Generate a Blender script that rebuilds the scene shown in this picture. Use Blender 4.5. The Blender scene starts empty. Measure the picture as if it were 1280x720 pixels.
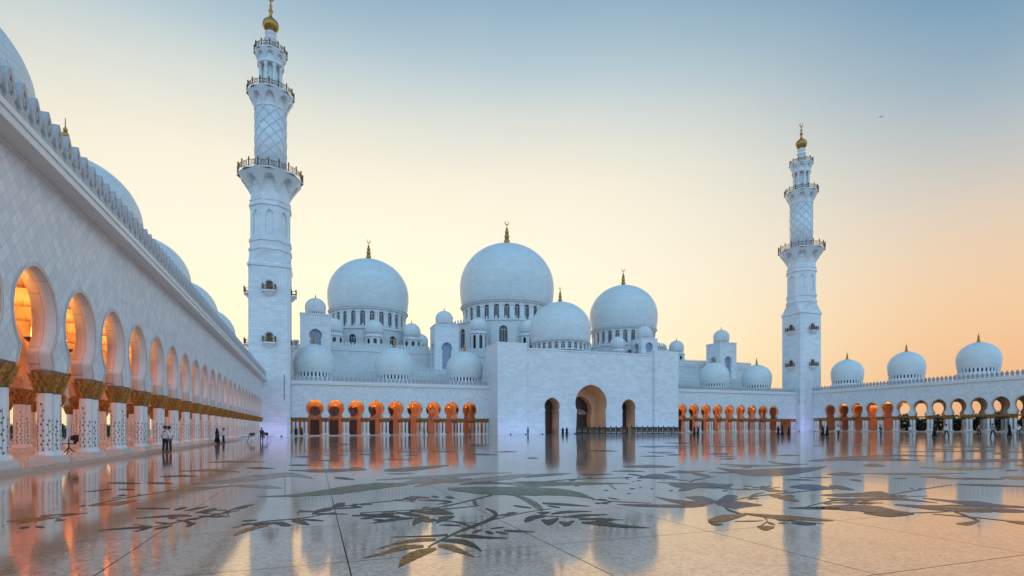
import bpy, bmesh, math, random
from mathutils import Vector, Matrix
from mathutils.geometry import tessellate_polygon
random.seed(7)
PI = math.pi
sc = bpy.context.scene
COL = sc.collection

# ------------------------------------------------------------------ camera
F_PX, CX, HOR, EYE = 685.0, 640.0, 536.5, 1.6
YAW = math.radians(19.8)
FW = (math.sin(YAW), math.cos(YAW)); RT = (math.cos(YAW), -math.sin(YAW))
cd = bpy.data.cameras.new('camera'); cam = bpy.data.objects.new('camera', cd); COL.objects.link(cam)
cam.location = (0, 0, EYE); cam.rotation_euler = (PI/2, 0, -YAW)
cd.sensor_width = 36; cd.lens = 36*F_PX/1280; cd.shift_y = (HOR-360)/1280
cd.clip_start = .1; cd.clip_end = 9000
sc.camera = cam

SLOPE = .006
def zg(x): return max(0.0, SLOPE*(x+10.9))
def ground_pt(px, py):
    """where the line of sight through a point of the floor meets the sloping court"""
    u = (px-CX)/F_PX; v = (HOR-py)/F_PX
    dx, dy = FW[0]+u*RT[0], FW[1]+u*RT[1]
    t = (EYE-SLOPE*10.9)/(SLOPE*dx-v)
    return (dx*t, dy*t)
def at_depth(px, d):
    u = (px-CX)/F_PX
    return ((FW[0]+u*RT[0])*d, (FW[1]+u*RT[1])*d)

# ------------------------------------------------------------------ materials
def new_mat(name):
    m = bpy.data.materials.new(name); m.use_nodes = True
    nt = m.node_tree; b = nt.nodes['Principled BSDF']
    return m, nt, b
def N(nt, t, **kw):
    n = nt.nodes.new(t)
    for k, v in kw.items(): setattr(n, k, v)
    return n
def rgb(c): return (c[0], c[1], c[2], 1)
def plain(name, col, rough=.6, metal=0, var=.12, scale=3.0, spec=None):
    m, nt, b = new_mat(name)
    tc = N(nt, 'ShaderNodeTexCoord'); nz = N(nt, 'ShaderNodeTexNoise')
    nz.inputs['Scale'].default_value = scale; nz.inputs['Detail'].default_value = 5
    nt.links.new(tc.outputs['Object'], nz.inputs['Vector'])
    r = N(nt, 'ShaderNodeValToRGB')
    r.color_ramp.elements[0].position = .3; r.color_ramp.elements[1].position = .72
    r.color_ramp.elements[0].color = rgb([c*(1-var) for c in col]); r.color_ramp.elements[1].color = rgb([min(1, c*(1+var)) for c in col])
    nt.links.new(nz.outputs['Fac'], r.inputs['Fac']); nt.links.new(r.outputs['Color'], b.inputs['Base Color'])
    b.inputs['Roughness'].default_value = rough; b.inputs['Metallic'].default_value = metal
    if spec is not None: b.inputs['Specular IOR Level'].default_value = spec
    return m
def marble(name, c1, c2, mortar, bw, bh, mode='xz', rot=0.0, offset=.5, msize=.012, rough=.42, bump=.25):
    m, nt, b = new_mat(name)
    tc = N(nt, 'ShaderNodeTexCoord'); sp = N(nt, 'ShaderNodeSeparateXYZ')
    nt.links.new(tc.outputs['Object'], sp.inputs[0])
    cb = N(nt, 'ShaderNodeCombineXYZ')
    if mode == 'xz':
        # both horizontal directions run along the courses, so every face of a block is jointed
        ad = N(nt, 'ShaderNodeMath', operation='ADD')
        nt.links.new(sp.outputs['X'], ad.inputs[0]); nt.links.new(sp.outputs['Y'], ad.inputs[1])
        nt.links.new(ad.outputs[0], cb.inputs['X']); nt.links.new(sp.outputs['Z'], cb.inputs['Y'])
    elif mode == 'xy':
        nt.links.new(sp.outputs['X'], cb.inputs['X']); nt.links.new(sp.outputs['Y'], cb.inputs['Y'])
    else:
        an = N(nt, 'ShaderNodeMath', operation='ARCTAN2')
        nt.links.new(sp.outputs['Y'], an.inputs[0]); nt.links.new(sp.outputs['X'], an.inputs[1])
        mu = N(nt, 'ShaderNodeMath', operation='MULTIPLY'); mu.inputs[1].default_value = float(mode)
        nt.links.new(an.outputs[0], mu.inputs[0])
        nt.links.new(mu.outputs[0], cb.inputs['X']); nt.links.new(sp.outputs['Z'], cb.inputs['Y'])
    mp = N(nt, 'ShaderNodeMapping'); mp.inputs['Rotation'].default_value = (0, 0, rot)
    nt.links.new(cb.outputs[0], mp.inputs['Vector'])
    br = N(nt, 'ShaderNodeTexBrick'); br.offset = offset
    nt.links.new(mp.outputs[0], br.inputs['Vector'])
    br.inputs['Color1'].default_value = rgb(c1); br.inputs['Color2'].default_value = rgb(c2); br.inputs['Mortar'].default_value = rgb(mortar)
    br.inputs['Scale'].default_value = 1; br.inputs['Mortar Size'].default_value = msize; br.inputs['Mortar Smooth'].default_value = .3
    br.inputs['Brick Width'].default_value = bw; br.inputs['Row Height'].default_value = bh
    nz = N(nt, 'ShaderNodeTexNoise'); nz.inputs['Scale'].default_value = .35; nz.inputs['Detail'].default_value = 8; nz.inputs['Roughness'].default_value = .65
    nt.links.new(tc.outputs['Object'], nz.inputs['Vector'])
    rp = N(nt, 'ShaderNodeMapRange'); rp.inputs['From Min'].default_value = .25; rp.inputs['From Max'].default_value = .75
    rp.inputs['To Min'].default_value = .92; rp.inputs['To Max'].default_value = 1.03
    nt.links.new(nz.outputs['Fac'], rp.inputs['Value'])
    mx = N(nt, 'ShaderNodeMix', data_type='RGBA', blend_type='MULTIPLY'); mx.inputs['Factor'].default_value = 1
    nt.links.new(br.outputs['Color'], mx.inputs['A']); nt.links.new(rp.outputs['Result'], mx.inputs['B'])
    nt.links.new(mx.outputs['Result'], b.inputs['Base Color'])
    b.inputs['Roughness'].default_value = rough
    if bump:
        bp = N(nt, 'ShaderNodeBump'); bp.inputs['Strength'].default_value = bump; bp.inputs['Distance'].default_value = .01; bp.invert = True
        nt.links.new(br.outputs['Fac'], bp.inputs['Height']); nt.links.new(bp.outputs[0], b.inputs['Normal'])
    return m
W1, W2, WM = (.80, .79, .80), (.69, .685, .70), (.42, .42, .44)
M = {}
M['diag'] = marble('marble_diagonal_tiles', W1, (.65, .645, .66), (.54, .53, .54), .44, .44, 'xz', PI/4, 0.0, .014)
M['wall'] = marble('marble_courses', W1, W2, WM, 1.3, .62, 'xz')
M['trim'] = marble('marble_trim', (.77, .765, .76), (.74, .735, .73), (.55, .55, .55), 1.6, 3.0, 'xz')
M['hall'] = marble('marble_hall', (.70, .69, .69), (.64, .63, .63), WM, 2.0, .9, 'xz')
M['dome_small'] = marble('marble_dome_tiles', (.74, .745, .735), (.68, .69, .68), (.5, .51, .5), .8, .4, '5.2', 0, .5, .02, .42, .08)
M['dome_big'] = marble('marble_great_dome_tiles', (.73, .74, .735), (.66, .675, .67), (.52, .53, .53), 1.6, .7, '15', 0, .5, .03, .42, .08)
M['groove'] = plain('grey_lattice_marble', (.60, .61, .63), .5, 0, .1, 2)
M['carved'] = plain('carved_marble_shade_toned', (.50, .47, .47), .6, 0, .18, 7)  # grey stands for the shade on backlit, carved white marble
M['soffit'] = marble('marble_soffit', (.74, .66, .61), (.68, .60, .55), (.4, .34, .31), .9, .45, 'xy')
M['ceil'] = marble('ceiling_tiles', (.74, .50, .28), (.66, .43, .24), (.36, .23, .13), .8, .8, 'xy', PI/4, 0)  # orange of the gallery lamps is put into this tile colour
M['inner'] = marble('inner_wall_tiles', (.70, .47, .30), (.64, .42, .27), (.36, .24, .16), .8, .8, 'xz', PI/4, 0)  # tiles toned amber to carry the lamplight inside the galleries
M['shaft'] = plain('white_column_marble', (.76, .74, .72), .28, 0, .05, 2)
M['vine'] = plain('dark_vine_inlay', (.05, .03, .022), .3, 0, .3, 9)
M['gold'] = plain('gilded_palm_leaves', (.44, .225, .055), .36, .65, .2, 5)
M['finial'] = plain('gold_leaf', (.50, .26, .065), .34, .85, .25, 3)
M['bronze'] = plain('dark_bronze_rail', (.24, .13, .06), .45, .5, .3, 6)
M['tie'] = plain('brown_tie_beam', (.26, .14, .06), .5, .3, .25, 4)
M['glass'] = plain('dark_window_glass', (.03, .035, .05), .12, 0, .3, 2)
M['door'] = plain('dark_timber_door', (.045, .03, .025), .35, 0, .35, 4)
M['niche'] = plain('blue_grey_niche', (.30, .33, .45), .5, 0, .12, 2)
M['plinth'] = plain('pale_plinth_marble', (.66, .60, .55), .2, 0, .08, 2)
M['black'] = plain('black_metal', (.02, .02, .022), .4, .2, .3, 8)
M['abaya'] = plain('black_cloth', (.012, .012, .015), .8, 0, .3, 8, .1)
M['shirt'] = plain('white_cotton', (.68, .68, .72), .8, 0, .06, 6, .1)
M['grey_shirt'] = plain('grey_cotton', (.25, .26, .3), .8, 0, .1, 6)
M['red_shirt'] = plain('maroon_cotton', (.22, .06, .06), .8, 0, .1, 6)
M['trousers'] = plain('dark_cloth', (.02, .022, .03), .8, 0, .2, 6, .1)
M['jeans'] = plain('blue_denim', (.06, .09, .17), .8, 0, .2, 6, .1)
M['skin'] = plain('skin', (.38, .22, .15), .5, 0, .05, 4)
M['hair'] = plain('dark_hair', (.012, .01, .009), .6, 0, .2, 9)
M['leafm'] = plain('hedge_leaves', (.03, .05, .022), .75, 0, .5, 1.5)
M['sand'] = plain('paved_ground', (.32, .30, .27), .8, 0, .2, .05)

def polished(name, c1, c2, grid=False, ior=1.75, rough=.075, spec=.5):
    m, nt, b = new_mat(name)
    tc = N(nt, 'ShaderNodeTexCoord')
    # small stone chips of the mosaic
    vo = N(nt, 'ShaderNodeTexVoronoi'); vo.inputs['Scale'].default_value = 26
    nt.links.new(tc.outputs['Object'], vo.inputs['Vector'])
    n2 = N(nt, 'ShaderNodeTexNoise'); n2.inputs['Scale'].default_value = 1.3; n2.inputs['Detail'].default_value = 9; n2.inputs['Roughness'].default_value = .7
    nt.links.new(tc.outputs['Object'], n2.inputs['Vector'])
    a = N(nt, 'ShaderNodeMath', operation='MULTIPLY_ADD'); a.inputs[1].default_value = .45
    sp0 = N(nt, 'ShaderNodeSeparateColor'); nt.links.new(vo.outputs['Color'], sp0.inputs[0])
    nt.links.new(sp0.outputs[0], a.inputs[0])
    h = N(nt, 'ShaderNodeMath', operation='MULTIPLY'); h.inputs[1].default_value = .55
    nt.links.new(n2.outputs['Fac'], h.inputs[0]); nt.links.new(h.outputs[0], a.inputs[2])
    r = N(nt, 'ShaderNodeValToRGB'); r.color_ramp.elements[0].position = .2; r.color_ramp.elements[1].position = .7
    r.color_ramp.elements[0].color = rgb(c1); r.color_ramp.elements[1].color = rgb(c2)
    nt.links.new(a.outputs[0], r.inputs['Fac'])
    out = r.outputs['Color']
    if grid:
        sp = N(nt, 'ShaderNodeSeparateXYZ'); nt.links.new(tc.outputs['Object'], sp.inputs[0])
        fac = None
        for ax, off in (('X', .36), ('Y', 4.05)):
            s = N(nt, 'ShaderNodeMath', operation='SUBTRACT'); s.inputs[1].default_value = off-1.275+.0
            nt.links.new(sp.outputs[ax], s.inputs[0])
            pp = N(nt, 'ShaderNodeMath', operation='PINGPONG'); pp.inputs[1].default_value = 1.275
            nt.links.new(s.outputs[0], pp.inputs[0])
            g = N(nt, 'ShaderNodeMath', operation='GREATER_THAN'); g.inputs[1].default_value = 1.275-.008
            nt.links.new(pp.outputs[0], g.inputs[0])
            if fac is None: fac = g.outputs[0]
            else:
                mm = N(nt, 'ShaderNodeMath', operation='MAXIMUM')
                nt.links.new(fac, mm.inputs[0]); nt.links.new(g.outputs[0], mm.inputs[1]); fac = mm.outputs[0]
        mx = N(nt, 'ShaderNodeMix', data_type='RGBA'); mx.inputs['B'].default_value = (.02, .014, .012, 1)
        nt.links.new(fac, mx.inputs['Factor']); nt.links.new(out, mx.inputs['A'])
        out = mx.outputs['Result']
        # polish is lost in the open joints
        ri = N(nt, 'ShaderNodeMath', operation='MULTIPLY_ADD'); ri.inputs[1].default_value = -1.0; ri.inputs[2].default_value = 1.0
        nt.links.new(fac, ri.inputs[0]); nt.links.new(ri.outputs[0], b.inputs['Specular IOR Level'])
        sc_ = N(nt, 'ShaderNodeMath', operation='MULTIPLY'); sc_.inputs[1].default_value = .5
        nt.links.new(ri.outputs[0], sc_.inputs[0]); nt.links.new(sc_.outputs[0], b.inputs['Specular IOR Level'])
    nt.links.new(out, b.inputs['Base Color'])
    nr = N(nt, 'ShaderNodeTexNoise'); nr.inputs['Scale'].default_value = .9; nr.inputs['Detail'].default_value = 6
    nt.links.new(tc.outputs['Object'], nr.inputs['Vector'])
    rr = N(nt, 'ShaderNodeMapRange'); rr.inputs['To Min'].default_value = rough*.6; rr.inputs['To Max'].default_value = rough*1.6
    nt.links.new(nr.outputs['Fac'], rr.inputs['Value']); nt.links.new(rr.outputs['Result'], b.inputs['Roughness'])
    # slabs are not laid dead flat: long gentle waves plus the grain of the mosaic
    nb = N(nt, 'ShaderNodeTexNoise'); nb.inputs['Scale'].default_value = .55; nb.inputs['Detail'].default_value = 2
    nt.links.new(tc.outputs['Object'], nb.inputs['Vector'])
    bp = N(nt, 'ShaderNodeBump'); bp.inputs['Strength'].default_value = .32; bp.inputs['Distance'].default_value = .006
    nt.links.new(nb.outputs['Fac'], bp.inputs['Height'])
    b2 = N(nt, 'ShaderNodeBump'); b2.inputs['Strength'].default_value = .06; b2.inputs['Distance'].default_value = .002
    nt.links.new(vo.outputs['Distance'], b2.inputs['Height']); nt.links.new(bp.outputs[0], b2.inputs['Normal'])
    nt.links.new(b2.outputs[0], b.inputs['Normal'])
    b.inputs['IOR'].default_value = ior
    if grid: b.inputs['Metallic'].default_value = .4
    if not grid: b.inputs['Specular IOR Level'].default_value = spec
    b.inputs['Specular Tint'].default_value = (1, .88, .74, 1)
    return m
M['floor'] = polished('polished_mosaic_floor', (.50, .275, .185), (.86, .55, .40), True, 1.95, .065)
M['platform'] = polished('polished_platform', (.44, .34, .27), (.58, .47, .38), False, 1.5, .1)
INL = {'dark': ((.045, .024, .012), (.09, .052, .026)), 'brown': ((.24, .07, .012), (.42, .14, .03)), 'olive': ((.13, .105, .04), (.21, .17, .07)),
       'beige': ((.30, .20, .14), (.42, .30, .21)), 'plum': ((.12, .03, .03), (.22, .07, .055)), 'blue': ((.035, .04, .065), (.08, .085, .12)), 'tan': ((.34, .15, .05), (.46, .23, .09))}
for k, (a, b_) in INL.items(): M['in_'+k] = polished('stone_inlay_'+k, [c*.45 for c in a], [c*1.15 for c in b_], False, 1.3, .18, .03)
def emit(name, col, s):
    m, nt, b = new_mat(name); b.inputs['Base Color'].default_value = rgb(col)
    b.inputs['Emission Color'].default_value = rgb(col); b.inputs['Emission Strength'].default_value = s
    return m
M['glow'] = emit('warm_lamp_glass', (1, .55, .2), 9)
M['blueglow'] = emit('blue_lamp_glass', (.35, .4, 1), 1.5)

# ------------------------------------------------------------------ mesh builder
class MB:
    def __init__(s): s.v = []; s.f = []; s.m = []; s.sm = []
    def add(s, vs, fs, m=0, smooth=False):
        o = len(s.v); s.v += [tuple(p) for p in vs]
        for f in fs: s.f.append([i+o for i in f]); s.m.append(m); s.sm.append(smooth)
    def box(s, x0, x1, y0, y1, z0, z1, m=0):
        s.add([(x0,y0,z0),(x1,y0,z0),(x1,y1,z0),(x0,y1,z0),(x0,y0,z1),(x1,y0,z1),(x1,y1,z1),(x0,y1,z1)],
              [(3,2,1,0),(4,5,6,7),(0,1,5,4),(1,2,6,5),(2,3,7,6),(3,0,4,7)], m)
    def lathe(s, prof, n=24, m=0, smooth=True, c=(0,0), rot=0, cap=True):
        vs, fs = [], []
        for r, z in prof:
            for i in range(n):
                a = rot+2*PI*i/n; vs.append((c[0]+r*math.cos(a), c[1]+r*math.sin(a), z))
        for k in range(len(prof)-1):
            for i in range(n):
                j = (i+1) % n; fs.append((k*n+i, k*n+j, (k+1)*n+j, (k+1)*n+i))
        s.add(vs, fs, m, smooth)
        if cap:
            o = len(prof)-1
            s.add(vs[:n], [tuple(reversed(range(n)))], m); s.add(vs[o*n:], [tuple(range(n))], m)
    def tube(s, pts, rads, n=6, m=0, smooth=True):
        vs, fs = [], []
        pts = [Vector(p) for p in pts]
        if not hasattr(rads, '__len__'): rads = [rads]*len(pts)
        for i, p in enumerate(pts):
            d = (pts[min(i+1, len(pts)-1)]-pts[max(i-1, 0)]).normalized()
            up = Vector((0, 0, 1)) if abs(d.z) < .9 else Vector((1, 0, 0))
            a = d.cross(up).normalized(); b = a.cross(d)
            for k in range(n):
                t = 2*PI*k/n; vs.append(p+(a*math.cos(t)+b*math.sin(t))*rads[i])
        for i in range(len(pts)-1):
            for k in range(n):
                j = (k+1) % n; fs.append((i*n+k, i*n+j, (i+1)*n+j, (i+1)*n+k))
        fs.append(tuple(range(n))); fs.append(tuple(reversed(range((len(pts)-1)*n, len(pts)*n))))
        s.add(vs, fs, m, smooth)
    def plate(s, loops, fmap, t0, t1, m=0, sides=True, front=True, back=True, ms=None, skip_outer=False):
        """flat plate with holes: loops of (a, b); fmap(a, b, t) -> xyz; t0 front depth, t1 back depth"""
        tris = tessellate_polygon([[Vector((a, b, 0)) for a, b in lp] for lp in loops])
        flat = [p for lp in loops for p in lp]
        if front: s.add([fmap(a, b, t0) for a, b in flat], [tuple(t) for t in tris], m)
        if back: s.add([fmap(a, b, t1) for a, b in flat], [tuple(reversed(t)) for t in tris], m)
        if sides:
            for li, lp in enumerate(loops):
                if li == 0 and skip_outer: continue
                n = len(lp)
                s.add([fmap(a, b, t0) for a, b in lp]+[fmap(a, b, t1) for a, b in lp],
                      [(i, (i+1) % n, n+(i+1) % n, n+i) for i in range(n)], m if ms is None else ms)
    def mesh(s, name, mats):
        me = bpy.data.meshes.new(name); me.from_pydata(s.v, [], s.f)
        for m in (mats if isinstance(mats, (list, tuple)) else [mats]): me.materials.append(m)
        me.polygons.foreach_set('material_index', s.m); me.polygons.foreach_set('use_smooth', s.sm)
        bm = bmesh.new(); bm.from_mesh(me)
        bmesh.ops.remove_doubles(bm, verts=bm.verts, dist=.0008)
        bmesh.ops.recalc_face_normals(bm, faces=bm.faces)
        bm.to_mesh(me); bm.free(); me.update()
        return me
    def build(s, name, mats, parent=None, loc=(0,0,0), rz=0):
        return put(name, s.mesh(name, mats), parent, loc, rz)
def put(name, me, parent=None, loc=(0,0,0), rz=0, sca=None):
    o = bpy.data.objects.new(name, me); COL.objects.link(o)
    o.location = loc; o.rotation_euler = (0, 0, rz)
    if sca: o.scale = (sca,)*3 if not hasattr(sca, '__len__') else sca
    if parent: o.parent = parent
    return o
def tag(o, label, cat, group=None, kind=None):
    if label: o['label'] = label
    if cat: o['category'] = cat
    if group: o['group'] = group
    if kind: o['kind'] = kind
    return o
def thing(name, label, cat, loc=(0,0,0), rz=0, group=None):
    o = bpy.data.objects.new(name, None); COL.objects.link(o)
    o.empty_display_size = .5; o.location = loc; o.rotation_euler = (0, 0, rz)
    return tag(o, label, cat, group)
def circ(cx, cz, r, a0, a1, n): return [(cx+r*math.cos(a0+(a1-a0)*i/n), cz+r*math.sin(a0+(a1-a0)*i/n)) for i in range(n+1)]

# ------------------------------------------------------------------ arcades
def keyhole(hw0, z0, neck, R, zc, point=.12, n=26):
    """horseshoe arch, from the bottom left foot over the crown to the bottom right foot"""
    zn = zc-math.sqrt(R*R-neck*neck)
    right = []
    if z0 < zn:
        for i in range(7):
            t = i/7; right.append((hw0+(neck-hw0)*(t*t*(3-2*t)), z0+(zn-z0)*t))
    a0 = math.atan2(zn-zc, neck)
    for i in range(n+1):
        a = a0+(PI/2-a0)*i/n
        x, z = R*math.cos(a), zc+R*math.sin(a)
        if a > .6: z += point*R*((a-.6)/(PI/2-.6))**2
        right.append((x if i < n else 0.0, z))
    left = [(-x, z) for x, z in right[:-1]]
    return left+list(reversed(right))
ZCAP = 4.1
def bay_prof(): return keyhole(1.48, ZCAP, 1.25, 1.82, 6.2, .06)
def wallmesh(name, n, bay, ztop, thick, prof, mats, ends=(0, 0), trim=True, yoff=0):
    mb = MB(); fm = lambda a, b, t: (a, t, b)
    for k in range(n):
        c = (k+.5)*bay
        lp = [(c+x, z) for x, z in prof]
        outer = [(k*bay, ZCAP)]+lp+[((k+1)*bay, ZCAP), ((k+1)*bay, ztop), (k*bay, ztop)]
        mb.plate([outer], fm, yoff, yoff+thick, 0, sides=False)
        m = len(lp)
        vs = [(x, yoff, z) for x, z in lp]+[(x, yoff+thick, z) for x, z in lp]
        mb.add(vs, [(i, i+1, m+i+1, m+i) for i in range(m-1)], 1, True)
        for a, b in ((k*bay, lp[0][0]), (lp[-1][0], (k+1)*bay)):
            mb.add([(a, yoff, ZCAP), (b, yoff, ZCAP), (b, yoff+thick, ZCAP), (a, yoff+thick, ZCAP)], [(0, 1, 2, 3)], 1)
        if trim:
            # raised double moulding round the opening
            for o0, o1, pr in ((.0, .07, .03), (.13, .17, .022)):
                A, B = [], []
                for i, (x, z) in enumerate(lp):
                    p = Vector(lp[max(i-1, 0)]); q = Vector(lp[min(i+1, m-1)]); d = (q-p).normalized(); nn = Vector((-d.y, d.x))
                    A.append((x+nn.x*o0, z+nn.y*o0)); B.append((x+nn.x*o1, z+nn.y*o1))
                y0, y1 = yoff-pr, yoff+.01
                vs = [(x, y1, z) for x, z in A]+[(x, y0, z) for x, z in A]+[(x, y0, z) for x, z in B]+[(x, y1, z) for x, z in B]
                fs = []
                for i in range(m-1):
                    for r in range(3): fs.append((r*m+i, r*m+i+1, (r+1)*m+i+1, (r+1)*m+i))
                mb.add(vs, fs, 1, False)
    for (w, xs) in ((ends[0], -1), (ends[1], 1)):
        if w:
            x0, x1 = (-w, 0) if xs < 0 else (n*bay, n*bay+w)
            mb.box(x0, x1, yoff, yoff+thick, ZCAP, ztop, 0)
    return mb.mesh(name, mats)

def pier_meshes():
    pl = MB(); pl.box(-.86, .86, -.46, .46, 0, .16); pl.box(-.78, .78, -.40, .40, .16, .27)
    plinth = pl.mesh('plinth', M['plinth'])
    sh = MB()
    sh.lathe([(.36, .27), (.36, .36), (.30, .42), (.285, .45), (.275, 3.2)], 8, 0, False, rot=PI/8)
    rnd = random.Random(3)
    for k in range(8):
        a = k*PI/4; d = .285*math.cos(PI/8)+.004
        def P(s_, z): return (d*math.cos(a)-s_*math.sin(a), d*math.sin(a)+s_*math.cos(a), z)
        z = .55; side = 1
        top = rnd.choice((1.9, 2.2, 2.5))
        sh.add([P(-.006, .5), P(.006, .5), P(.006, top), P(-.006, top)], [(0, 1, 2, 3)], 1)
        while z < top:
            for s2 in (side,):
                w = rnd.uniform(.045, .068); h = rnd.uniform(.09, .13)
                cx = s2*rnd.uniform(.015, .045); zz = z+rnd.uniform(-.04, .04)
                sh.add([P(cx-w*.6, zz), P(cx, zz-h*.5), P(cx+w*.6, zz+.01), P(cx+s2*w*.4, zz+h*.6)], [(0, 1, 2, 3)], 1)
            z += rnd.uniform(.17, .24); side = -side
    shaft = sh.mesh('shaft', [M['shaft'], M['vine']])
    cp = MB()
    cp.lathe([(.28, 3.14), (.32, 3.18), (.30, 3.22), (.36, 3.4), (.46, 3.75), (.48, 4.0), (.47, 4.06), (.47, 4.1)], 16, 1)  # core coloured darker, painting shade into the gaps between the leaves
    for tier, (zb, ht, r0, r1) in enumerate(((3.2, .42, .31, .46), (3.42, .42, .38, .53), (3.66, .42, .46, .60))):
        for i in range(12):
            a = 2*PI*(i+.5*(tier % 2))/12; hw = PI/12*.92
            vs, fs = [], []
            rows = 5
            for q in range(rows):
                t = q/(rows-1); wid = (math.sin(PI*min(1, t*.82+.14)))*hw
                r = r0+(r1-r0)*(t**1.6); zz = zb+ht*(t-.18*t*t*t)
                for s_, bulge in ((-1, -.02), (0, .055), (1, -.02)):
                    vs.append(((r+bulge)*math.cos(a+s_*wid), (r+bulge)*math.sin(a+s_*wid), zz-(.04 if s_ else 0)*t))
            for q in range(rows-1):
                for c in range(2): fs.append((q*3+c, q*3+c+1, q*3+c+4, q*3+c+3))
            cp.add(vs, fs, 0, False)
    cap = cp.mesh('capital', [M['gold'], M['bronze']])  # bronze on the core stands for the shade between the gold leaves
    return plinth, shaft, cap
PLINTH, SHAFT, CAPITAL = pier_meshes()
def pier(parent, x, y, z=.18):
    p = put('pier', PLINTH, parent, (x, y, z))
    # the plinth lifts shafts and capitals so that the capitals end under the wall
    for s_ in (-1, 1):
        for me, nm in ((SHAFT, 'shaft'), (CAPITAL, 'capital')):
            o = put(nm, me, p, (s_*.40, 0, 0), int(abs(x)*7+y*3+s_)%8*PI/4)
            if nm == 'capital': o.location.z = -z
            else: o.scale.z = 1.0
    return p

def merlon_mesh(w=.74, h=1.32, t=.26):
    mb = MB(); hw = w/2
    right = [(hw, 0), (hw, .10*h), (hw*.66, .16*h), (hw*.66, .22*h), (hw*.95, .30*h), (hw*1.04, .42*h), (hw*.98, .54*h), (hw*.80, .68*h), (hw*.52, .82*h), (hw*.26, .92*h), (0, h)]
    lp = [(-x, z) for x, z in right[:-1]]+[(0, h)]+list(reversed(right[:-1]))
    lp = lp[::-1]
    hole = [(.5*hw*math.cos(a)*(1 if math.sin(a) < .3 else .8), .48*h+.26*h*math.sin(a)*(1.3 if math.sin(a) > .9 else .95)) for a in [2*PI*(i+.5)/10 for i in range(10)]]
    mb.plate([lp, hole], lambda a, b, tt: (a, tt, b), -t/2, t/2)
    mb.plate([hole], lambda a, b, tt: (a, tt, b), -t/2+.12, t/2-.05, sides=False)
    mb.tube([(0, -t/2+.04, .26*h), (0, -t/2+.03, .5*h), (0, -t/2+.05, .72*h)], [.02, .06, .015], 6)
    for q in (-1, 1):
        for zz in (.36, .5): mb.tube([(0, -t/2+.06, zz*h), (q*.11, -t/2+.04, (zz+.1)*h)], [.02, .045], 5)
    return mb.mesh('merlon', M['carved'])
MERLON = merlon_mesh()

def cornice_mesh(x0, x1, z0, over, h, y_in=1.0):
    mb = MB()
    pr = [(0.002, z0-.12), (-.08, z0-.10), (-.08, z0), (-over, z0+.02), (-over, z0+h*.45), (-over-.06, z0+h*.5), (-over-.06, z0+h*.62), (-over+.05, z0+h*.7), (-over+.05, z0+h), (y_in, z0+h), (y_in, z0-.12)]
    vs = [(x0, y, z) for y, z in pr]+[(x1, y, z) for y, z in pr]; n = len(pr)
    mb.add(vs, [(i, (i+1) % n, n+(i+1) % n, n+i) for i in range(n)]); mb.add(vs[:n], [tuple(range(n))]); mb.add(vs[n:], [tuple(reversed(range(n)))])
    return mb.mesh('cornice', M['trim'])

def dome_profile(R, z0=0, n=30, zb=.43, top=.93, bot=.955):
    p = [(bot*R*.985, z0), (bot*R, z0+.02*R)]
    a0 = math.acos(bot)
    for i in range(1, 8):
        a = -a0*(1-i/7); p.append((R*math.cos(a), z0+zb*R*(1+math.sin(a)/math.sin(a0)) if i else z0))
    for i in range(1, n):
        a = PI/2*i/n; r = R*math.cos(a); z = z0+zb*R+top*R*math.sin(a)
        if a > 1.15: z += .035*R*((a-1.15)/(PI/2-1.15))**2
        p.append((r, z))
    p.append((.012*R, z0+zb*R+top*R+.035*R))
    return p
def dome_top(R): return (.43+.93+.035)*R
def finial_mesh(h, crescent=False, disc=True):
    mb = MB(); r = h*.11
    prof = []
    if disc: prof += [(r*2.6, -.06*h), (r*2.4, 0.0), (r*1.2, .03*h)]
    else: prof += [(r*1.2, -.05*h), (r*1.0, .02*h)]
    def ball(zc, rr):
        return [(max(.2*r, rr*math.cos(a)), zc+rr*math.sin(a)*1.1) for a in [(-1.25+2.5*i/8) for i in range(9)]]
    prof += ball(.14*h, r*1.2)+[(r*.35, .26*h)]+ball(.36*h, r*1.0)+[(r*.3, .46*h)]+ball(.54*h, r*.8)+[(r*.22, .62*h)]+ball(.68*h, r*.5)
    prof += [(.14*r, .76*h), (.10*r, .86*h if crescent else .98*h), (.02*r, .87*h if crescent else h)]
    mb.lathe(prof, 14, 0, True)
    if crescent:
        R1 = .085*h; pts, rad = [], []
        for i in range(19):
            a = PI/2+.3+(2*PI-.6)*i/18
            pts.append((R1*math.cos(a), 0, .95*h+R1*math.sin(a))); rad.append(.004*h+.018*h*math.sin(PI*i/18))
        mb.tube(pts, rad, 6)
    return mb.mesh('finial', M['finial'])
def ring_wall(mb, R, z0, z1, n, wz0, wz1, wfrac, thick, m=0, rot=0, arch=True):
    """polygonal drum wall with one arched opening in each side"""
    for i in range(n):
        a0, a1 = rot+2*PI*i/n, rot+2*PI*(i+1)/n
        p0 = Vector((R*math.cos(a0), R*math.sin(a0))); p1 = Vector((R*math.cos(a1), R*math.sin(a1)))
        d = p1-p0; L = d.length; d.normalize(); nn = Vector((-d.y, d.x))
        hw = L*wfrac/2
        fm = lambda a, b, t: (p0.x+d.x*(a+L/2)+nn.x*t, p0.y+d.y*(a+L/2)+nn.y*t, b)
        outer = [(-L/2, z0), (L/2, z0), (L/2, z1), (-L/2, z1)]
        if arch: hole = [(-hw, wz0), (hw, wz0)]+circ(0, wz1-hw, hw, 0, PI, 8)
        else: hole = [(-hw, wz0), (hw, wz0), (hw, wz1), (-hw, wz1)]
        mb.plate([outer, hole], fm, 0, thick, m, back=False, skip_outer=True)
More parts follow.
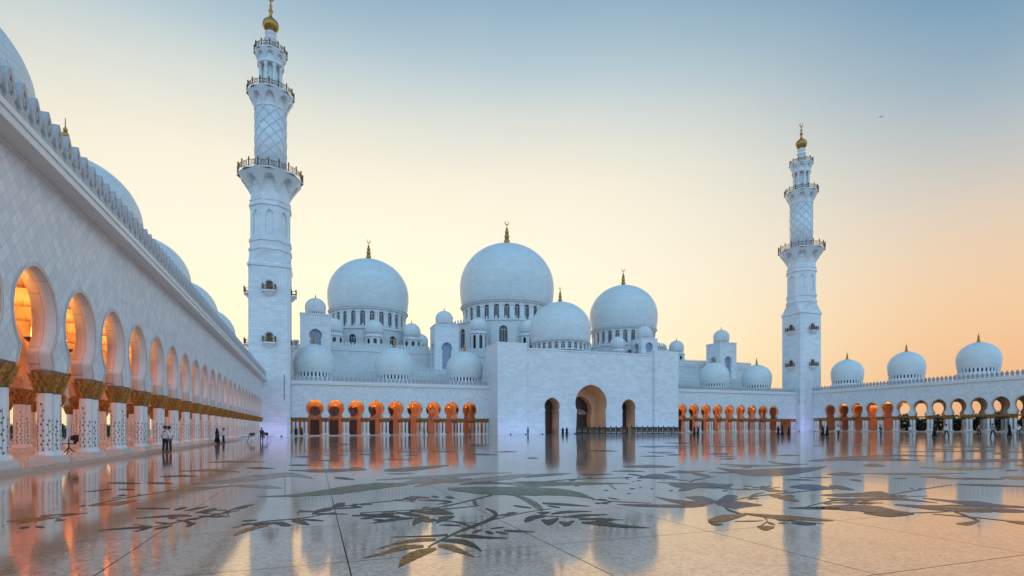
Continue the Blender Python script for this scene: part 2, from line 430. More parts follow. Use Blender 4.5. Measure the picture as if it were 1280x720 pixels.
def panes(R, n, wz0, wz1, wfrac, thick, rot, mat, name='window', parent=None, loc=(0,0,0), only_front=True):
    """one glass pane per opening"""
    L = 2*R*math.sin(PI/n); hw = L*wfrac/2*1.02
    mb = MB(); hole = [(-hw, wz0-.01), (hw, wz0-.01)]+circ(0, wz1-hw+.01, hw, 0, PI, 8)
    mb.plate([hole], lambda a, b, t: (a, t, b), 0, .06)
    for s_ in (-.33, .33): mb.box(s_*hw-.05, s_*hw+.05, -.05, -.002, wz0, wz1-hw*.5, 1)
    mb.box(-hw, hw, -.06, -.004, wz1-hw-.06, wz1-hw+.06, 1)
    me = mb.mesh(name, [mat, M['hall']])
    ap = R*math.cos(PI/n)-thick*.8
    for i in range(n):
        a = rot+2*PI*(i+.5)/n
        put(name, me, parent, (loc[0]+ap*math.cos(a), loc[1]+ap*math.sin(a), loc[2]), a+PI/2)

DOME_R = 5.25
def arcade_dome_meshes():
    d = MB(); d.lathe(dome_profile(DOME_R), 48, 0, True, cap=False)
    dm = d.mesh('dome', M['dome_small'])
    dr = MB(); rr = DOME_R*.93
    dr.lathe([(rr+.35, -4.2), (rr+.35, -2.0), (rr+.1, -1.9), (rr, -1.85)], 32, 0, False, cap=False)
    ring_wall(dr, rr, -1.85, -.42, 32, -1.75, -.6, .5, .35)
    dr.lathe([(rr-.3, -1.9), (rr-.3, -.4)], 32, 1, False, cap=False)
    dr.lathe([(rr-.05, -.42), (rr+.2, -.36), (rr+.22, -.22), (rr+.1, -.14), (rr+.2, -.08), (rr+.2, 0), (rr-.2, .03)], 48, 0, True, cap=False)
    drm = dr.mesh('drum', [M['trim'], M['glass']])
    return dm, drm, finial_mesh(3.0)
ADOME, ADRUM, AFIN = arcade_dome_meshes()
def small_dome(parent, loc, sca=1.0):
    d = put('dome', ADOME, parent, loc, 0, sca)
    put('drum', ADRUM, d); put('finial', AFIN, d, (0, 0, dome_top(DOME_R)-.05))
    return d

LAMPM = None
def lamp_mesh():
    """small bronze bowl on a rod, open at the top so that it lights the vault"""
    mb = MB()
    mb.lathe([(.02, -.2), (.08, -.18), (.2, -.1), (.3, .03), (.33, .08), (.3, .08), (.26, .02), (.02, -.06)], 14, 0, True)
    mb.tube([(0, 0, -.05), (0, 0, 2.6)], .012, 5)
    return mb.mesh('ceiling_lamp', M['bronze'])
LAMPM = lamp_mesh()
LIGHTS = []
WARM = (1.0, .42, .09)
def point(loc, col, power, rad=.25):
    l = bpy.data.lights.new('lamp_light', 'POINT'); l.color = col; l.energy = power; l.shadow_soft_size = rad
    o = bpy.data.objects.new('lamp_light', l); COL.objects.link(o); o.location = loc
    return o

def area(loc, dr, col, power, size=.8):
    l = bpy.data.lights.new('lamp_light', 'AREA'); l.shape = 'DISK'; l.size = size; l.color = col; l.energy = power
    o = bpy.data.objects.new('lamp_light', l); COL.objects.link(o); o.location = loc
    o.rotation_euler = Vector(dr).to_track_quat('-Z', 'Y').to_euler()
def arcade(label, loc, rz, n, bay, zsoff, over, fasc, back, dome_xs, ends=(0, 0), tie=False, lamp_every=2, power=260, diag=True, platform_ext=.45, lz=6.9, closed=0, lamp_max=99):
    A = thing('arcade', label, 'arcade', loc, rz)
    L = n*bay; ztop = zsoff-.1; D = 14.0
    prof = bay_prof()
    put('wall', wallmesh('wall', n, bay, ztop, .85, prof, [M['diag'], M['soffit']], ends), A)
    put('cornice', cornice_mesh(-ends[0], L+ends[1], zsoff, over, fasc), A)
    pm = MB(); pm.box(-ends[0], L+ends[1], -platform_ext, D+.6, -1.2, .18); pm.build('platform', M['platform'], A)
    ic = MB(); ic.box(-ends[0], L+ends[1], .853, D-1.003, 9.3, 9.5)
    for k in range(n):                          # a curved vault over each bay, springing from the piers
        ns = 14; vs = []
        for y in (.854, D-1.004):
            for q in range(ns+1):
                g = PI*q/ns; vs.append(((k+.5)*bay-.5*bay*math.cos(g), y, 7.7+1.45*math.sin(g)))
        ic.add(vs, [(q, q+1, ns+1+q+1, ns+1+q) for q in range(ns)], 0, True)
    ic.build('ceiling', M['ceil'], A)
    rf = MB(); rf.box(-ends[0], L+ends[1], 1.004, D, zsoff+fasc-.35, zsoff+fasc-.05); rf.build('roof', M['trim'], A)
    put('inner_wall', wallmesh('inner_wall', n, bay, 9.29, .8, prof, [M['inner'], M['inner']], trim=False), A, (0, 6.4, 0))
    for k in range(n+1):
        pier(A, k*bay, .42); pier(A, k*bay, 6.8)
    for w_, xe in ((ends[0], -ends[0]+.95), (ends[1], L+ends[1]-.95)):
        if w_ > 2: pier(A, xe, .42)
    if back == 'open':
        put('outer_wall', wallmesh('outer_wall', n, bay, zsoff+fasc-.36, 1.0, prof, [M['inner'], M['inner']], trim=False), A, (0, D-1.0, 0))
        for k in range(n+1): pier(A, k*bay, D-.5)
        if closed:
            bw = MB(); bw.box(-ends[0], closed*bay, D-1.3, D-1.02, .18, 8.98); bw.build('back_wall', M['inner'], A)
    elif back == 'doors':
        bw = MB(); bw.box(-ends[0], L+ends[1], D-1.0, D-.002, .18, zsoff+fasc-.36); bw.build('back_wall', M['inner'], A)
        kp = keyhole(1.15, 4.3, 1.0, 1.55, 6.0, .06)
        dm = MB(); dm.plate([[(-1.05, .2), (-1.05, 4.0)]+[(1.05, 4.0), (1.05, .2)]], lambda a, b, t: (a, t, b), -.09, .0)
        for q in (-.5, .5): dm.box(q-.42, q+.42, -.13, -.092, .5, 3.7)
        for q in (-.08, .08): dm.box(q-.02, q+.02, -.17, -.131, 1.4, 2.1)
        dmesh = dm.mesh('door', M['door'])
        wm = MB(); wm.plate([circ(0, 6.0, 1.25, 0, 2*PI-.24, 26)], lambda a, b, t: (a, t, b), -.08, 0)
        for i in range(8):
            a = PI*i/8; wm.tube([(-1.2*math.cos(a), -.1, 6-1.2*math.sin(a)), (1.2*math.cos(a), -.1, 6+1.2*math.sin(a))], .03, 4, 1)
        wmesh = wm.mesh('window', [M['glass'], M['bronze']])
        for k in range(n):
            if k % 4 != 2 or True:
                put('door', dmesh, A, ((k+.5)*bay, D-1.002, 0)); put('window', wmesh, A, ((k+.5)*bay, D-1.002, 0))
    if tie:
        tb = MB(); tb.box(-ends[0], L+ends[1], .28, .56, 3.62, 3.96)
        for k in range(n*6): tb.box((k+.2)*bay/6, (k+.8)*bay/6, .265, .575, 3.70, 3.88)
        tb.build('tie_beam', M['tie'], A)
    # end walls close the gallery
    for x0, x1 in ((-ends[0]-.31, -ends[0]-.004), (L+ends[1]+.004, L+ends[1]+.31)):
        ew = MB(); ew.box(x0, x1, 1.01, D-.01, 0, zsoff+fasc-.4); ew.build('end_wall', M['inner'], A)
    k = 0
    R = Matrix.Rotation(rz, 4, 'Z')
    for i in range(n):
        if i % lamp_every == lamp_every//2 and i < lamp_max:
            x = (i+.5)*bay
            for y in (3.7, 9.9):
                put('ceiling_lamp', LAMPM, A, (x, y, lz-.1))
                p = Vector(loc)+R @ Vector((x, y, lz))
                area(p, (0, 0, 1), WARM, power, .6)
    return A
def merlons(A, xs, y, z, sca=1.0, cap=100, rest=()):
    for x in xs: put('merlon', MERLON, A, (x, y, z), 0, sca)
    if rest:
        mb = MB(); src = MERLON
        for x in rest:
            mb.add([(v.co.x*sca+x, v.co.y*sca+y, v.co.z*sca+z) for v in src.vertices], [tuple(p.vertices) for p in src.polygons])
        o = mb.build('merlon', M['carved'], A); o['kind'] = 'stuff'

BAY = 4.48
# long side arcade beside the camera: piers at Y = 29.44 + k*BAY
LY0 = 29.4-4*BAY
NL = 26
leftA = arcade('nearest arcade, along the left edge, with big horseshoe arches and gilded palm capitals', (-10.5, LY0, 0), PI/2, NL, BAY, 11.95, .8, .7,
               'open', (), (0, .8), lamp_every=1, power=250, lz=6.5)
mz = 11.95+.7
mx_all = [.5+i*.95 for i in range(int(NL*BAY/.95))]
vis = [x for x in mx_all if x+LY0 > 20.0]
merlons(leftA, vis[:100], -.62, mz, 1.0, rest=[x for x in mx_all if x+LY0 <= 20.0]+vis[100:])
for Y in (14.3, 32.4, 50.6, 68.8, 87.0, 105.2): small_dome(leftA, (Y-LY0, 7.3, 15.55), .94)

# court front, left and right of the gateway
FY = 131.0
zb = .12
fl_bay = 4.5
frontL = arcade('low white arcade left of the tall gateway, with nine orange-lit arches', (.04-fl_bay/2, FY, zb), 0, 9, fl_bay, 11.55, .35, .75, 'doors', (),
                (2.75, 2.9), tie=True, lamp_every=1, power=165)
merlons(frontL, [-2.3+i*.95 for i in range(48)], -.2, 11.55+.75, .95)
for X in (-.2, 18.6, 36.6): small_dome(frontL, (X-(.04-fl_bay/2), 7.0, 15.2), .9)
fr_bay = 4.23
FRX = 98.8-fr_bay/2
frontR = arcade('low white arcade between the gateway and the farther minaret', (FRX, FY, .72), 0, 9, fr_bay, 11.6, .35, .75, 'doors', (),
                (4.0, 6.8), tie=True, lamp_every=1, power=165)
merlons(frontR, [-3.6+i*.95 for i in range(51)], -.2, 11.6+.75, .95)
for X in (97.5, 116.0, 132.6): small_dome(frontR, (X-FRX, 7.0, 15.3), .85)
# far side arcade on the right: local x runs towards the camera
RX, r_bay = 146.0, 4.37
RY0 = 122.9+r_bay/2
rightA = arcade('arcade along the right side of the court, its dim arches open to dark trees', (RX, RY0, .95), -PI/2, 20, r_bay, 11.7, .35, .8, 'open', (),
                (3.6, 0), tie=True, lamp_every=3, power=420, closed=3, lamp_max=6)
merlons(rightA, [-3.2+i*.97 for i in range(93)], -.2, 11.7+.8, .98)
for Y in (122.8, 105.0, 87.6, 69.0, 50.0): small_dome(rightA, (RY0-Y, 7.0, 15.9), .84)

# ------------------------------------------------------------------ gateway (portal)
P0, P1, PY = 41.0, 92.4, 124.0
gate = thing('gateway', 'tall plain white marble gateway with three keyhole arches and a dome behind its top edge', 'gateway', (0, PY, 0))
fm = lambda a, b, t: (a, t, b)
GZ = .2
mb = MB()
big = keyhole(4.2, 6.7, 4.1, 4.5, 8.25, .05, 34)
def arch_loop(cx, prof, hw, z0): return [(cx-hw, z0)]+[(cx+x, z) for x, z in prof]+[(cx+hw, z0)]
sm = keyhole(1.95, 6.1, 1.75, 2.05, 7.3, .05, 24)
C1, C2, C3 = 66.35, 55.45, 77.35
z_ = GZ
outer = [(48.5, z_)]
for cx, pr, hw in ((C2, sm, 1.85), (C1, big, 4.35), (C3, sm, 1.85)): outer += arch_loop(cx, pr, hw, z_)
outer += [(84.9, z_), (84.9, 21.1), (48.5, 21.1)]
mb.plate([outer], fm, .6, 1.6, 0, sides=False)
def soffit(mb, loop, y0, y1, m=1):
    n = len(loop); vs = [(x, y0, z) for x, z in loop]+[(x, y1, z) for x, z in loop]
    mb.add(vs, [(i, i+1, n+i+1, n+i) for i in range(n-1)], m, False)
for cx, pr, hw in ((C2, sm, 1.85), (C1, big, 4.35), (C3, sm, 1.85)): soffit(mb, arch_loop(cx, pr, hw, z_), .6, 6.0 if cx != C1 else 6.5)
mb.box(48.5, 84.9, 1.601, 5.9, 20.4, 21.1)
mb.build('wall', [M['wall'], M['inner']], gate)
for x0, x1, zt, nm in ((P0, 48.49, 22.5, 'tower_block'), (84.91, P1, 22.5, 'tower_block')):
    b = MB(); b.box(x0, x1, 0, 9.5, -.5, zt); b.box(x0-.03, x1+.03, -.03, 9.53, zt-.5, zt-.12)
    xs = x0+.25 if x0 == P0 else x1-.25
    b.build(nm, M['wall'], gate)
cp = MB(); cp.box(48.52, 84.88, .45, 1.7, 21.103, 21.45); cp.build('coping', M['trim'], gate)
# inner wall of the deep porch with its own smaller arch, and the doors
ib = MB()
inn = keyhole(3.1, 5.4, 2.9, 3.3, 6.9, .05, 28)
o2 = [(48.6, z_)]+arch_loop(C1, inn, 3.1, z_)+[(84.8, z_), (84.8, 20.3), (48.6, 20.3)]
ib.plate([o2], fm, 6.51, 7.5, 0, sides=False); soffit(ib, arch_loop(C1, inn, 3.1, z_), 6.51, 9.0, 0)
ib.build('inner_wall', M['inner'], gate)
db = MB(); db.box(C1-3.4, C1+3.4, 9.0, 9.3, z_, 10.6)
for i in range(-3, 4): db.box(C1+i*.95-.07, C1+i*.95+.07, 8.92, 8.998, z_, 10.2)
for z in (3.1, 5.4): db.box(C1-3.2, C1+3.2, 8.9, 8.996, z, z+.22)
d = db.build('door', M['door'], gate)
tr = MB()
for i in range(9):
    a = PI*i/8; tr.tube([(C1+.5*math.cos(a), 8.8, 5.7+.3*math.sin(a)), (C1+2.6*math.cos(a), 8.8, 5.7+1.2*math.sin(a))], .09, 6)
tr.tube([(C1+2.6*math.cos(PI*i/16), 8.8, 5.7+1.2*math.sin(PI*i/16)) for i in range(17)], .09, 6)
tr.build('door_screen', M['plinth'], d)
for cx in (C2, C3):
    b = MB(); b.box(cx-2.3, cx+2.3, 5.0, 5.2, z_, 9.7)
    for i in range(-2, 3): b.box(cx+i*.8-.05, cx+i*.8+.05, 4.93, 4.998, z_, 9.4)
    b.build('door', M['door'], gate)
imp = MB()
for s_ in (-1, 1): imp.box(C1+s_*5.3-1.0, C1+s_*5.3+1.0, .5, .598, 6.45, 6.75)
imp.build('impost', M['trim'], gate)
bk = MB(); bk.box(48.5, 84.9, 9.5, 24, 0, 20.3); bk.build('rear_block', M['wall'], gate)
area((C1, PY+3.6, 1.5), (0, .1, 1), (1, .5, .25), 70, 1.2)
area((C2, PY+3.2, 1.2), (0, 0, 1), (1, .5, .25), 18, .6); area((C3, PY+3.2, 1.2), (0, 0, 1), (1, .5, .25), 18, .6)

def big_dome(parent, loc, R, dh, nwin, fin, cres=True, drum_in=.93, win=(.16, .80), wfrac=.5):
    """tiled dome on a windowed drum; origin at the foot of the shell"""
    d = MB(); d.lathe(dome_profile(R, 0, 40), 72, 0, True, cap=False)
    fin *= .93
    o = d.build('dome', M['dome_big'], parent, loc)
    rr = R*drum_in; t = .05*R
    dr = MB(); ring_wall(dr, rr, -dh, -.13*dh, nwin, -dh*(1-win[0]), -dh*(1-win[1]), wfrac, t)
    # round hood over each window
    L = 2*rr*math.sin(PI/nwin); ap = rr*math.cos(PI/nwin)
    for i in range(nwin):
        a = 2*PI*(i+.5)/nwin; hw = L*.5*wfrac+.06*L
        pts = []
        for q in range(13):
            g = PI*q/12; s_ = (hw+.07*L)*math.cos(g); zz = -dh*(1-win[1])-L*wfrac/2+(hw+.07*L)*math.sin(g)
            pts.append(((ap+.05)*math.cos(a)-s_*math.sin(a), (ap+.05)*math.sin(a)+s_*math.cos(a), zz))
        dr.tube(pts, .045*L, 5, 0, False)
    dr.lathe([(rr, -.13*dh), (rr+.03*R, -.1*dh), (rr+.03*R, -.05*dh), (rr+.06*R, -.03*dh), (rr+.06*R, 0), (rr-.05*R, .005*R)], 72, 0, False, cap=False)
    dr.lathe([(rr+.06*R, -dh-.06*dh), (rr+.06*R, -dh), (rr-.02*R, -dh+.02*dh)], 72, 0, False, cap=False)
    dr.build('drum', M['hall'], o)
    panes(rr, nwin, -dh*(1-win[0]), -dh*(1-win[1]), wfrac, t, 0, M['glass'], 'window', o)
    put('finial', finial_mesh(fin, cres), o, (0, 0, dome_top(R)-.05*fin), 0)
    return o
big_dome(gate, (C1-.2, 19.0, 26.0), 8.75, 2.6, 28, 4.6, True, .93, (.1, .78), .55)

# ------------------------------------------------------------------ prayer hall behind
hall = thing('prayer_hall', 'white prayer hall rising behind the gateway, with three great onion domes and square roof turrets', 'mosque', (0, 0, 0))
b = MB(); b.box(-8, 158, 166, 224, 0, 25.6); b.box(-8.2, 158.2, 165.8, 224.2, 24.4, 25.2); b.build('wall', M['hall'], hall)
for x0_, x1_, z1_ in ((-12, 40, 17.2), (93, 150, 17.8)):
    b = MB(); b.box(x0_, x1_, 150, 165.7, 0, z1_); b.build('lower_roof', M['hall'], hall)
pp = MB()
for i in range(165): pp.add([(v.co.x*1.15-7.5+i*1.0, v.co.y+166.2, v.co.z*1.1+25.6) for v in MERLON.vertices], [tuple(p.vertices) for p in MERLON.polygons])
pp.build('parapet', M['trim'], hall)
for x0, nn in ((-11.5, 52), (93.5, 56)):
    pp = MB()
    for i in range(nn): pp.add([(v.co.x+x0+i*1.0, v.co.y+150.2, v.co.z*1.0+(17.2 if x0 < 0 else 17.8)) for v in MERLON.vertices], [tuple(p.vertices) for p in MERLON.polygons])
    pp.build('parapet', M['trim'], hall)

def tier(x, y, z0, z1, R, n=16, rot=PI/16):
    b = MB(); ring_wall(b, R, z0, z1, n, z0+1.6, z1-1.6, .34, .6, 0, rot)
    b.lathe([(R, z1), (R+.4, z1+.1), (R+.4, z1+.5), (R-.4, z1+.7), (.3, z1+.9)], n, 0, False, rot=rot, cap=False)
    for i in range(n*5):
        a = rot+2*PI*i/(n*5); rr = (R+.1)*math.cos(PI/n)/math.cos(((a-rot) % (2*PI/n))-PI/n)
        c, s_ = math.cos(a+PI/2), math.sin(a+PI/2)
        b.add([(rr*math.cos(a)+v.co.x*c-v.co.y*s_, rr*math.sin(a)+v.co.x*s_+v.co.y*c, v.co.z*.9+z1+.5) for v in MERLON.vertices], [tuple(p.vertices) for p in MERLON.polygons])
    o = b.build('dome_base', M['hall'], hall, (x, y, 0))
    panes(R, n, z0+1.6, z1-1.6, .34, .6, rot, M['glass'], 'window', o)
tier(16.9, 188, 25.6, 32.2, 16.2); tier(65.7, 188, 25.6, 37.2, 20.5); tier(114.2, 188, 25.6, 32.2, 16.2)
big_dome(hall, (16.9, 188, 40.1), 13.1, 7.4, 26, 7.0)
big_dome(hall, (65.7, 188, 45.3), 17.0, 8.0, 28, 9.0)
big_dome(hall, (114.2, 188, 40.1), 13.1, 7.4, 26, 7.0)

def cupola(x, y, zd, R=2.7, zbase=25.6):
    """small dome on an octagonal roof pavilion"""
    b = MB(); zt = zd-3.2*R/DOME_R+.1
    ring_wall(b, R*1.08, zbase, zt, 8, zbase+1.5, max(zbase+2.5, zt-.7), .45, .4, 0, PI/8)
    b.lathe([(R*.8, zbase), (R*.8, zt)], 8, 1, False, rot=PI/8, cap=False)
    b.lathe([(R*1.08, zt-.3), (R*1.2, zt-.2), (R*1.2, zt), (.2, zt+.03)], 8, 0, False, rot=PI/8, cap=False)
    o = b.build('cupola', [M['hall'], M['glass']], hall, (x, y, 0))
    s_ = R/DOME_R
    put('dome', ADOME, o, (0, 0, zd), 0, s_); put('drum', ADRUM, o, (0, 0, zd), 0, s_); put('finial', AFIN, o, (0, 0, zd+(dome_top(DOME_R)-.05)*s_), 0, s_*.8)
for cx, off, zd, yy in ((16.9, 11.5, 30.9, 171.2), (65.7, 16.4, 33.6, 168.6), (114.2, 12.5, 30.9, 171.2)):
    for dx in (-off, 0, off):
        if cx == 114.2 and dx == 0: continue
        cupola(cx+dx, yy if dx else yy-1.5, zd)
    for dx in (-1, 1): cupola(cx+dx*(off+5.4), 186, zd-.6)
def turret(x, y, w, zt, z0=0.0, R=2.9, nz=(17.2, 6.2), parent=hall):
    b = MB(); hw = w/2
    kp = keyhole(1.35, nz[0]+4.6, 1.2, 1.6, nz[0]+6.2, .06, 16)
    loop = [(-1.35, nz[0])]+[(a, c) for a, c in kp]+[(1.35, nz[0])]
    for k in range(4):
        a = k*PI/2; c, s_ = math.cos(a), math.sin(a)
        fmm = lambda p, q, t: (p*c-(-hw+t)*s_, p*s_+(-hw+t)*c, q)
        b.plate([[(-hw, z0), (hw, z0), (hw, zt), (-hw, zt)], loop[::-1]], fmm, 0, .9, 0, back=False, skip_outer=True)
    b.box(-hw-.12, hw+.12, -hw-.12, hw+.12, zt-.05, zt+.3)
    o = b.build('turret', M['wall'], parent, (x, y, 0))
    nb = MB()
    for k in range(4):
        a = k*PI/2; c, s_ = math.cos(a), math.sin(a)
        nb.plate([loop], lambda p, q, t: (p*1.05*c-(-hw+t)*s_, p*1.05*s_+(-hw+t)*c, q), .88, 1.0, 0, sides=False)
    nb.build('niche', M['niche'], o)
    sc_ = R/DOME_R; zd = zt+.3+3.2*sc_
    put('dome', ADOME, o, (0, 0, zd-1.0*sc_), 0, sc_); put('drum', ADRUM, o, (0, 0, zd-1.0*sc_), 0, sc_); put('finial', AFIN, o, (0, 0, zd-1.0*sc_+(dome_top(DOME_R)-.05)*sc_), 0, sc_*.8)
turret(.2, 156, 7.6, 31.6, 0, 2.7, (20.0, 0)); turret(36.2, 160, 7.0, 31.8, 0, 2.6, (19.0, 0)); turret(137.6, 160, 7.2, 32.0, 0, 2.8, (19.5, 0))
turret(111.6, 169.5, 6.6, 33.6, 20, 2.7, (24.5, 0))

# ------------------------------------------------------------------ minarets
def octo(R, z): return [(R*math.cos(PI/8+k*PI/4), R*math.sin(PI/8+k*PI/4), z) for k in range(8)]
def square_cham(h, c, z): return [(h, -h+c, z), (h, h-c, z), (h-c, h, z), (-h+c, h, z), (-h, h-c, z), (-h, -h+c, z), (-h+c, -h, z), (h-c, -h, z)]
def loft(mb, rings, m=0, capt=True):
    n = len(rings[0]); vs = [p for r in rings for p in r]; fs = []
    for k in range(len(rings)-1):
        for i in range(n): fs.append((k*n+i, k*n+(i+1) % n, (k+1)*n+(i+1) % n, (k+1)*n+i))
    if capt: fs += [tuple(reversed(range(n))), tuple(range((len(rings)-1)*n, len(rings)*n))]
    mb.add(vs, fs, m)
def flare(mb, r0, r1, z0, z1, nn, slab=.35):
    """corbelled underside: ribs that swing out to the slab, pointed arched niches sunk between them"""
    ps = 20; seg, rows = nn*ps, 22; vs, fs = [], []
    for q in range(rows+1):
        t = q/rows; rib = t**1.25
        for i in range(seg):
            a = 2*PI*i/seg+PI/nn; d = abs((i % ps)-ps/2)/(ps/2)      # 1 on the rib, 0 in the middle of the niche
            ons = .80*(1-(d/.8)**2.2)**.6 if d < .8 else 0
            k = math.cos(PI/nn)/math.cos(PI/nn*(d))                 # eight sided
            f = rib if t >= ons else rib*.12
            r = (r0+(r1-r0)*f)*(1-(1-k)*.9)
            vs.append((r*math.cos(a), r*math.sin(a), z0+(z1-z0)*t))
    for q in range(rows):
        for i in range(seg): fs.append((q*seg+i, q*seg+(i+1) % seg, (q+1)*seg+(i+1) % seg, (q+1)*seg+i))
    mb.add(vs, fs, 0, False)
    mb.lathe([(r1, z1), (r1+.12, z1+.05), (r1+.12, z1+slab*.7), (r1+.02, z1+slab), (.1, z1+slab)], nn, 0, False, rot=0, cap=False)
def railing(R, h, n):
    mb = MB()
    for z in (.12, h*.62): mb.tube([(R*math.cos(2*PI*i/48), R*math.sin(2*PI*i/48), z) for i in range(49)], .055, 5)
    for i in range(n):
        a = 2*PI*i/n; x, y = R*math.cos(a), R*math.sin(a)
        mb.lathe([(.13, 0), (.13, h*.66), (.2, h*.7), (.1, h*.76), (.19, h*.86), (.05, h)], 6, 0, True, c=(x, y))
        for q in (1, 2, 3):
            a2 = a+2*PI/n*q/4; x, y = R*math.cos(a2), R*math.sin(a2)
            mb.tube([(x, y, .1), (x, y, h*.62)], .05, 4)
        a2 = a+PI/n; mb.tube([((R)*math.cos(a2+.35*PI/n*math.cos(g)), R*math.sin(a2+.35*PI/n*math.cos(g)), h*.36+h*.18*math.sin(g)) for g in [2*PI*k/10 for k in range(11)]], .06, 4)
    return mb.mesh('railing', M['bronze'])
def minaret(label, loc):
    mn = thing('minaret', label, 'minaret', loc, 0, 'minarets of the mosque')
    b = MB(); h = 4.2
    loft(b, [square_cham(h, .7, -1), square_cham(h, .7, 36.6), square_cham(h+.22, .75, 36.8), square_cham(h+.22, .75, 37.3), square_cham(h, .7, 37.5)])
    b.build('square_shaft', M['wall'], mn)
    b = MB(); o8 = lambda R, z: [Vector(p) for p in octo(R, z)]
    loft(b, [square_cham(h-.002, .7, 37.5), o8(4.5, 40.2), o8(4.5, 40.4), o8(4.72, 40.5), o8(4.72, 40.9), o8(4.45, 41.0), o8(4.4, 42.3), o8(4.62, 42.4), o8(4.62, 42.9), o8(4.32, 43.0)])
    # eight sides with sunk arched panels
    Rr = 4.32
    for i in range(8):
        a0, a1 = PI/8+2*PI*i/8, PI/8+2*PI*(i+1)/8
        p0 = Vector((Rr*math.cos(a0), Rr*math.sin(a0))); p1 = Vector((Rr*math.cos(a1), Rr*math.sin(a1))); d = p1-p0; Ln = d.length; d.normalize(); nn = Vector((-d.y, d.x))
        fmm = lambda p, q, t: (p0.x+d.x*(p+Ln/2)+nn.x*t, p0.y+d.y*(p+Ln/2)+nn.y*t, q)
        hole = [(-.85, 43.9), (.85, 43.9), (.85, 48.0)]+[(.6, 48.6), (.3, 48.95), (0, 49.2), (-.3, 48.95), (-.6, 48.6), (-.85, 48.0)]
        b.plate([[(-Ln/2, 43.0), (Ln/2, 43.0), (Ln/2, 50.0), (-Ln/2, 50.0)], hole], fmm, 0, .3, 0, back=False, skip_outer=True)
        b.plate([hole], fmm, .29, .3, 0, sides=False)
    loft(b, [o8(4.32, 50.0), o8(4.6, 50.1), o8(4.6, 50.5), o8(4.36, 50.6), o8(4.36, 51.1), o8(4.5, 51.2), o8(4.5, 51.4), o8(4.25, 51.5), o8(4.2, 53.5)])
    b.build('octagonal_shaft', M['wall'], mn)
    def balcony(r0, r1, z0, z1, nn, rh, nm=16):
        q = MB(); flare(q, r0, r1, z0, z1, nn); o = q.build('balcony', M['trim'], mn)
        put('railing', railing(r1-.1, rh, nm), o, (0, 0, z1+.35)); return o
    balcony(4.15, 6.75, 52.8, 57.0, 8, 1.9, 20)
    b = MB(); b.lathe([(3.25, 57.3), (3.25, 72.4)], 48, 0, True)
    for dirn in (1, -1):
        for k in range(8):
            pts = []
            for q in range(31):
                t = q/30; a = 2*PI*k/8+dirn*t*PI*1.45; pts.append((3.27*math.cos(a), 3.27*math.sin(a), 57.6+t*14.6))
            b.tube(pts, .09, 5, 1)
    b.lathe([(3.4, 57.3), (3.4, 57.7), (3.25, 57.8)], 48, 0, False, cap=False); b.lathe([(3.25, 72.0), (3.4, 72.1), (3.4, 72.4)], 48, 0, False, cap=False)
    b.build('lattice_shaft', [M['wall'], M['groove']], mn)
    balcony(3.25, 4.9, 71.8, 75.4, 8, 1.6, 16)
    b = MB(); b.lathe([(1.7, 75.7), (1.7, 82.4)], 24, 0, True)
    for k in range(8):
        a = 2*PI*k/8+PI/8; b.lathe([(.42, 75.75), (.42, 76.1), (.33, 76.2), (.33, 81.3), (.42, 81.45), (.5, 81.9)], 10, 0, True, c=(2.2*math.cos(a), 2.2*math.sin(a)))
    b.lathe([(2.75, 75.75), (2.75, 75.95), (2.6, 76.0)], 24, 0, False); b.lathe([(2.5, 81.9), (2.75, 82.0), (2.75, 82.4), (2.5, 82.5)], 24, 0, False)
    b.build('lantern', M['trim'], mn)
    balcony(2.55, 3.45, 82.3, 84.6, 8, 1.5, 12)
    b = MB(); b.lathe([(1.5, 84.9), (1.2, 85.8), (1.1, 86.2), (1.5, 86.7), (1.55, 86.9), (1.0, 87.2), (.95, 87.6), (1.4, 88.1), (1.4, 88.3), (.9, 88.6), (.9, 89.0), (1.25, 89.4), (1.2, 89.7), (.7, 90.1)], 24, 0, True)
    b.build('neck', M['trim'], mn)
    b = MB()
    b.lathe([(.7, 90.0), (1.3, 90.4), (1.68, 91.1), (1.72, 91.6), (1.5, 92.2), (.9, 92.8), (.42, 93.2), (.3, 93.6), (.28, 94.2), (.5, 94.5), (.52, 94.7), (.28, 95.0), (.2, 95.4), (.34, 95.7), (.34, 95.9), (.14, 96.2), (.1, 97.0), (.02, 97.05)], 20, 0, True)
    pts, rad = [], []
    for i in range(19):
        a = PI/2+.3+(2*PI-.6)*i/18; pts.append((.62*math.cos(a), 0, 97.6+.62*math.sin(a))); rad.append(.03+.13*math.sin(PI*i/18))
    b.tube(pts, rad, 6)
    b.build('finial', M['finial'], mn)
    # two rows of little balconies, one on each face
    sb = MB(); sb.box(-1.35, 1.35, -1.15, .0, .0, .28); loft(sb, [[(-.5, -.3, -.9), (.5, -.3, -.9), (.5, 0, -.9), (-.5, 0, -.9)], [(-1.2, -1.0, -.003), (1.2, -1.0, -.003), (1.2, 0, -.003), (-1.2, 0, -.003)]])
    sbm = sb.mesh('small_balcony', M['trim'])
    rl = MB()
    for p in ((-1.25, -1.05), (1.25, -1.05), (-1.25, -.1), (1.25, -.1), (-.45, -1.05), (.45, -1.05)): rl.lathe([(.12, .28), (.12, 1.25), (.19, 1.3), (.1, 1.36), (.18, 1.46), (.04, 1.65)], 6, 0, True, c=p)
    for z in (.45, 1.15):
        rl.box(-1.3, 1.3, -1.1, -1.0, z-.06, z+.06)
        for x in (-1.25, 1.25): rl.box(x-.05, x+.05, -1.0, -.05, z-.06, z+.06)
    for i in range(12): rl.box(-1.2+i*.21, -1.13+i*.21, -1.09, -1.02, .45, 1.15)
    rlm = rl.mesh('railing', M['tie'])
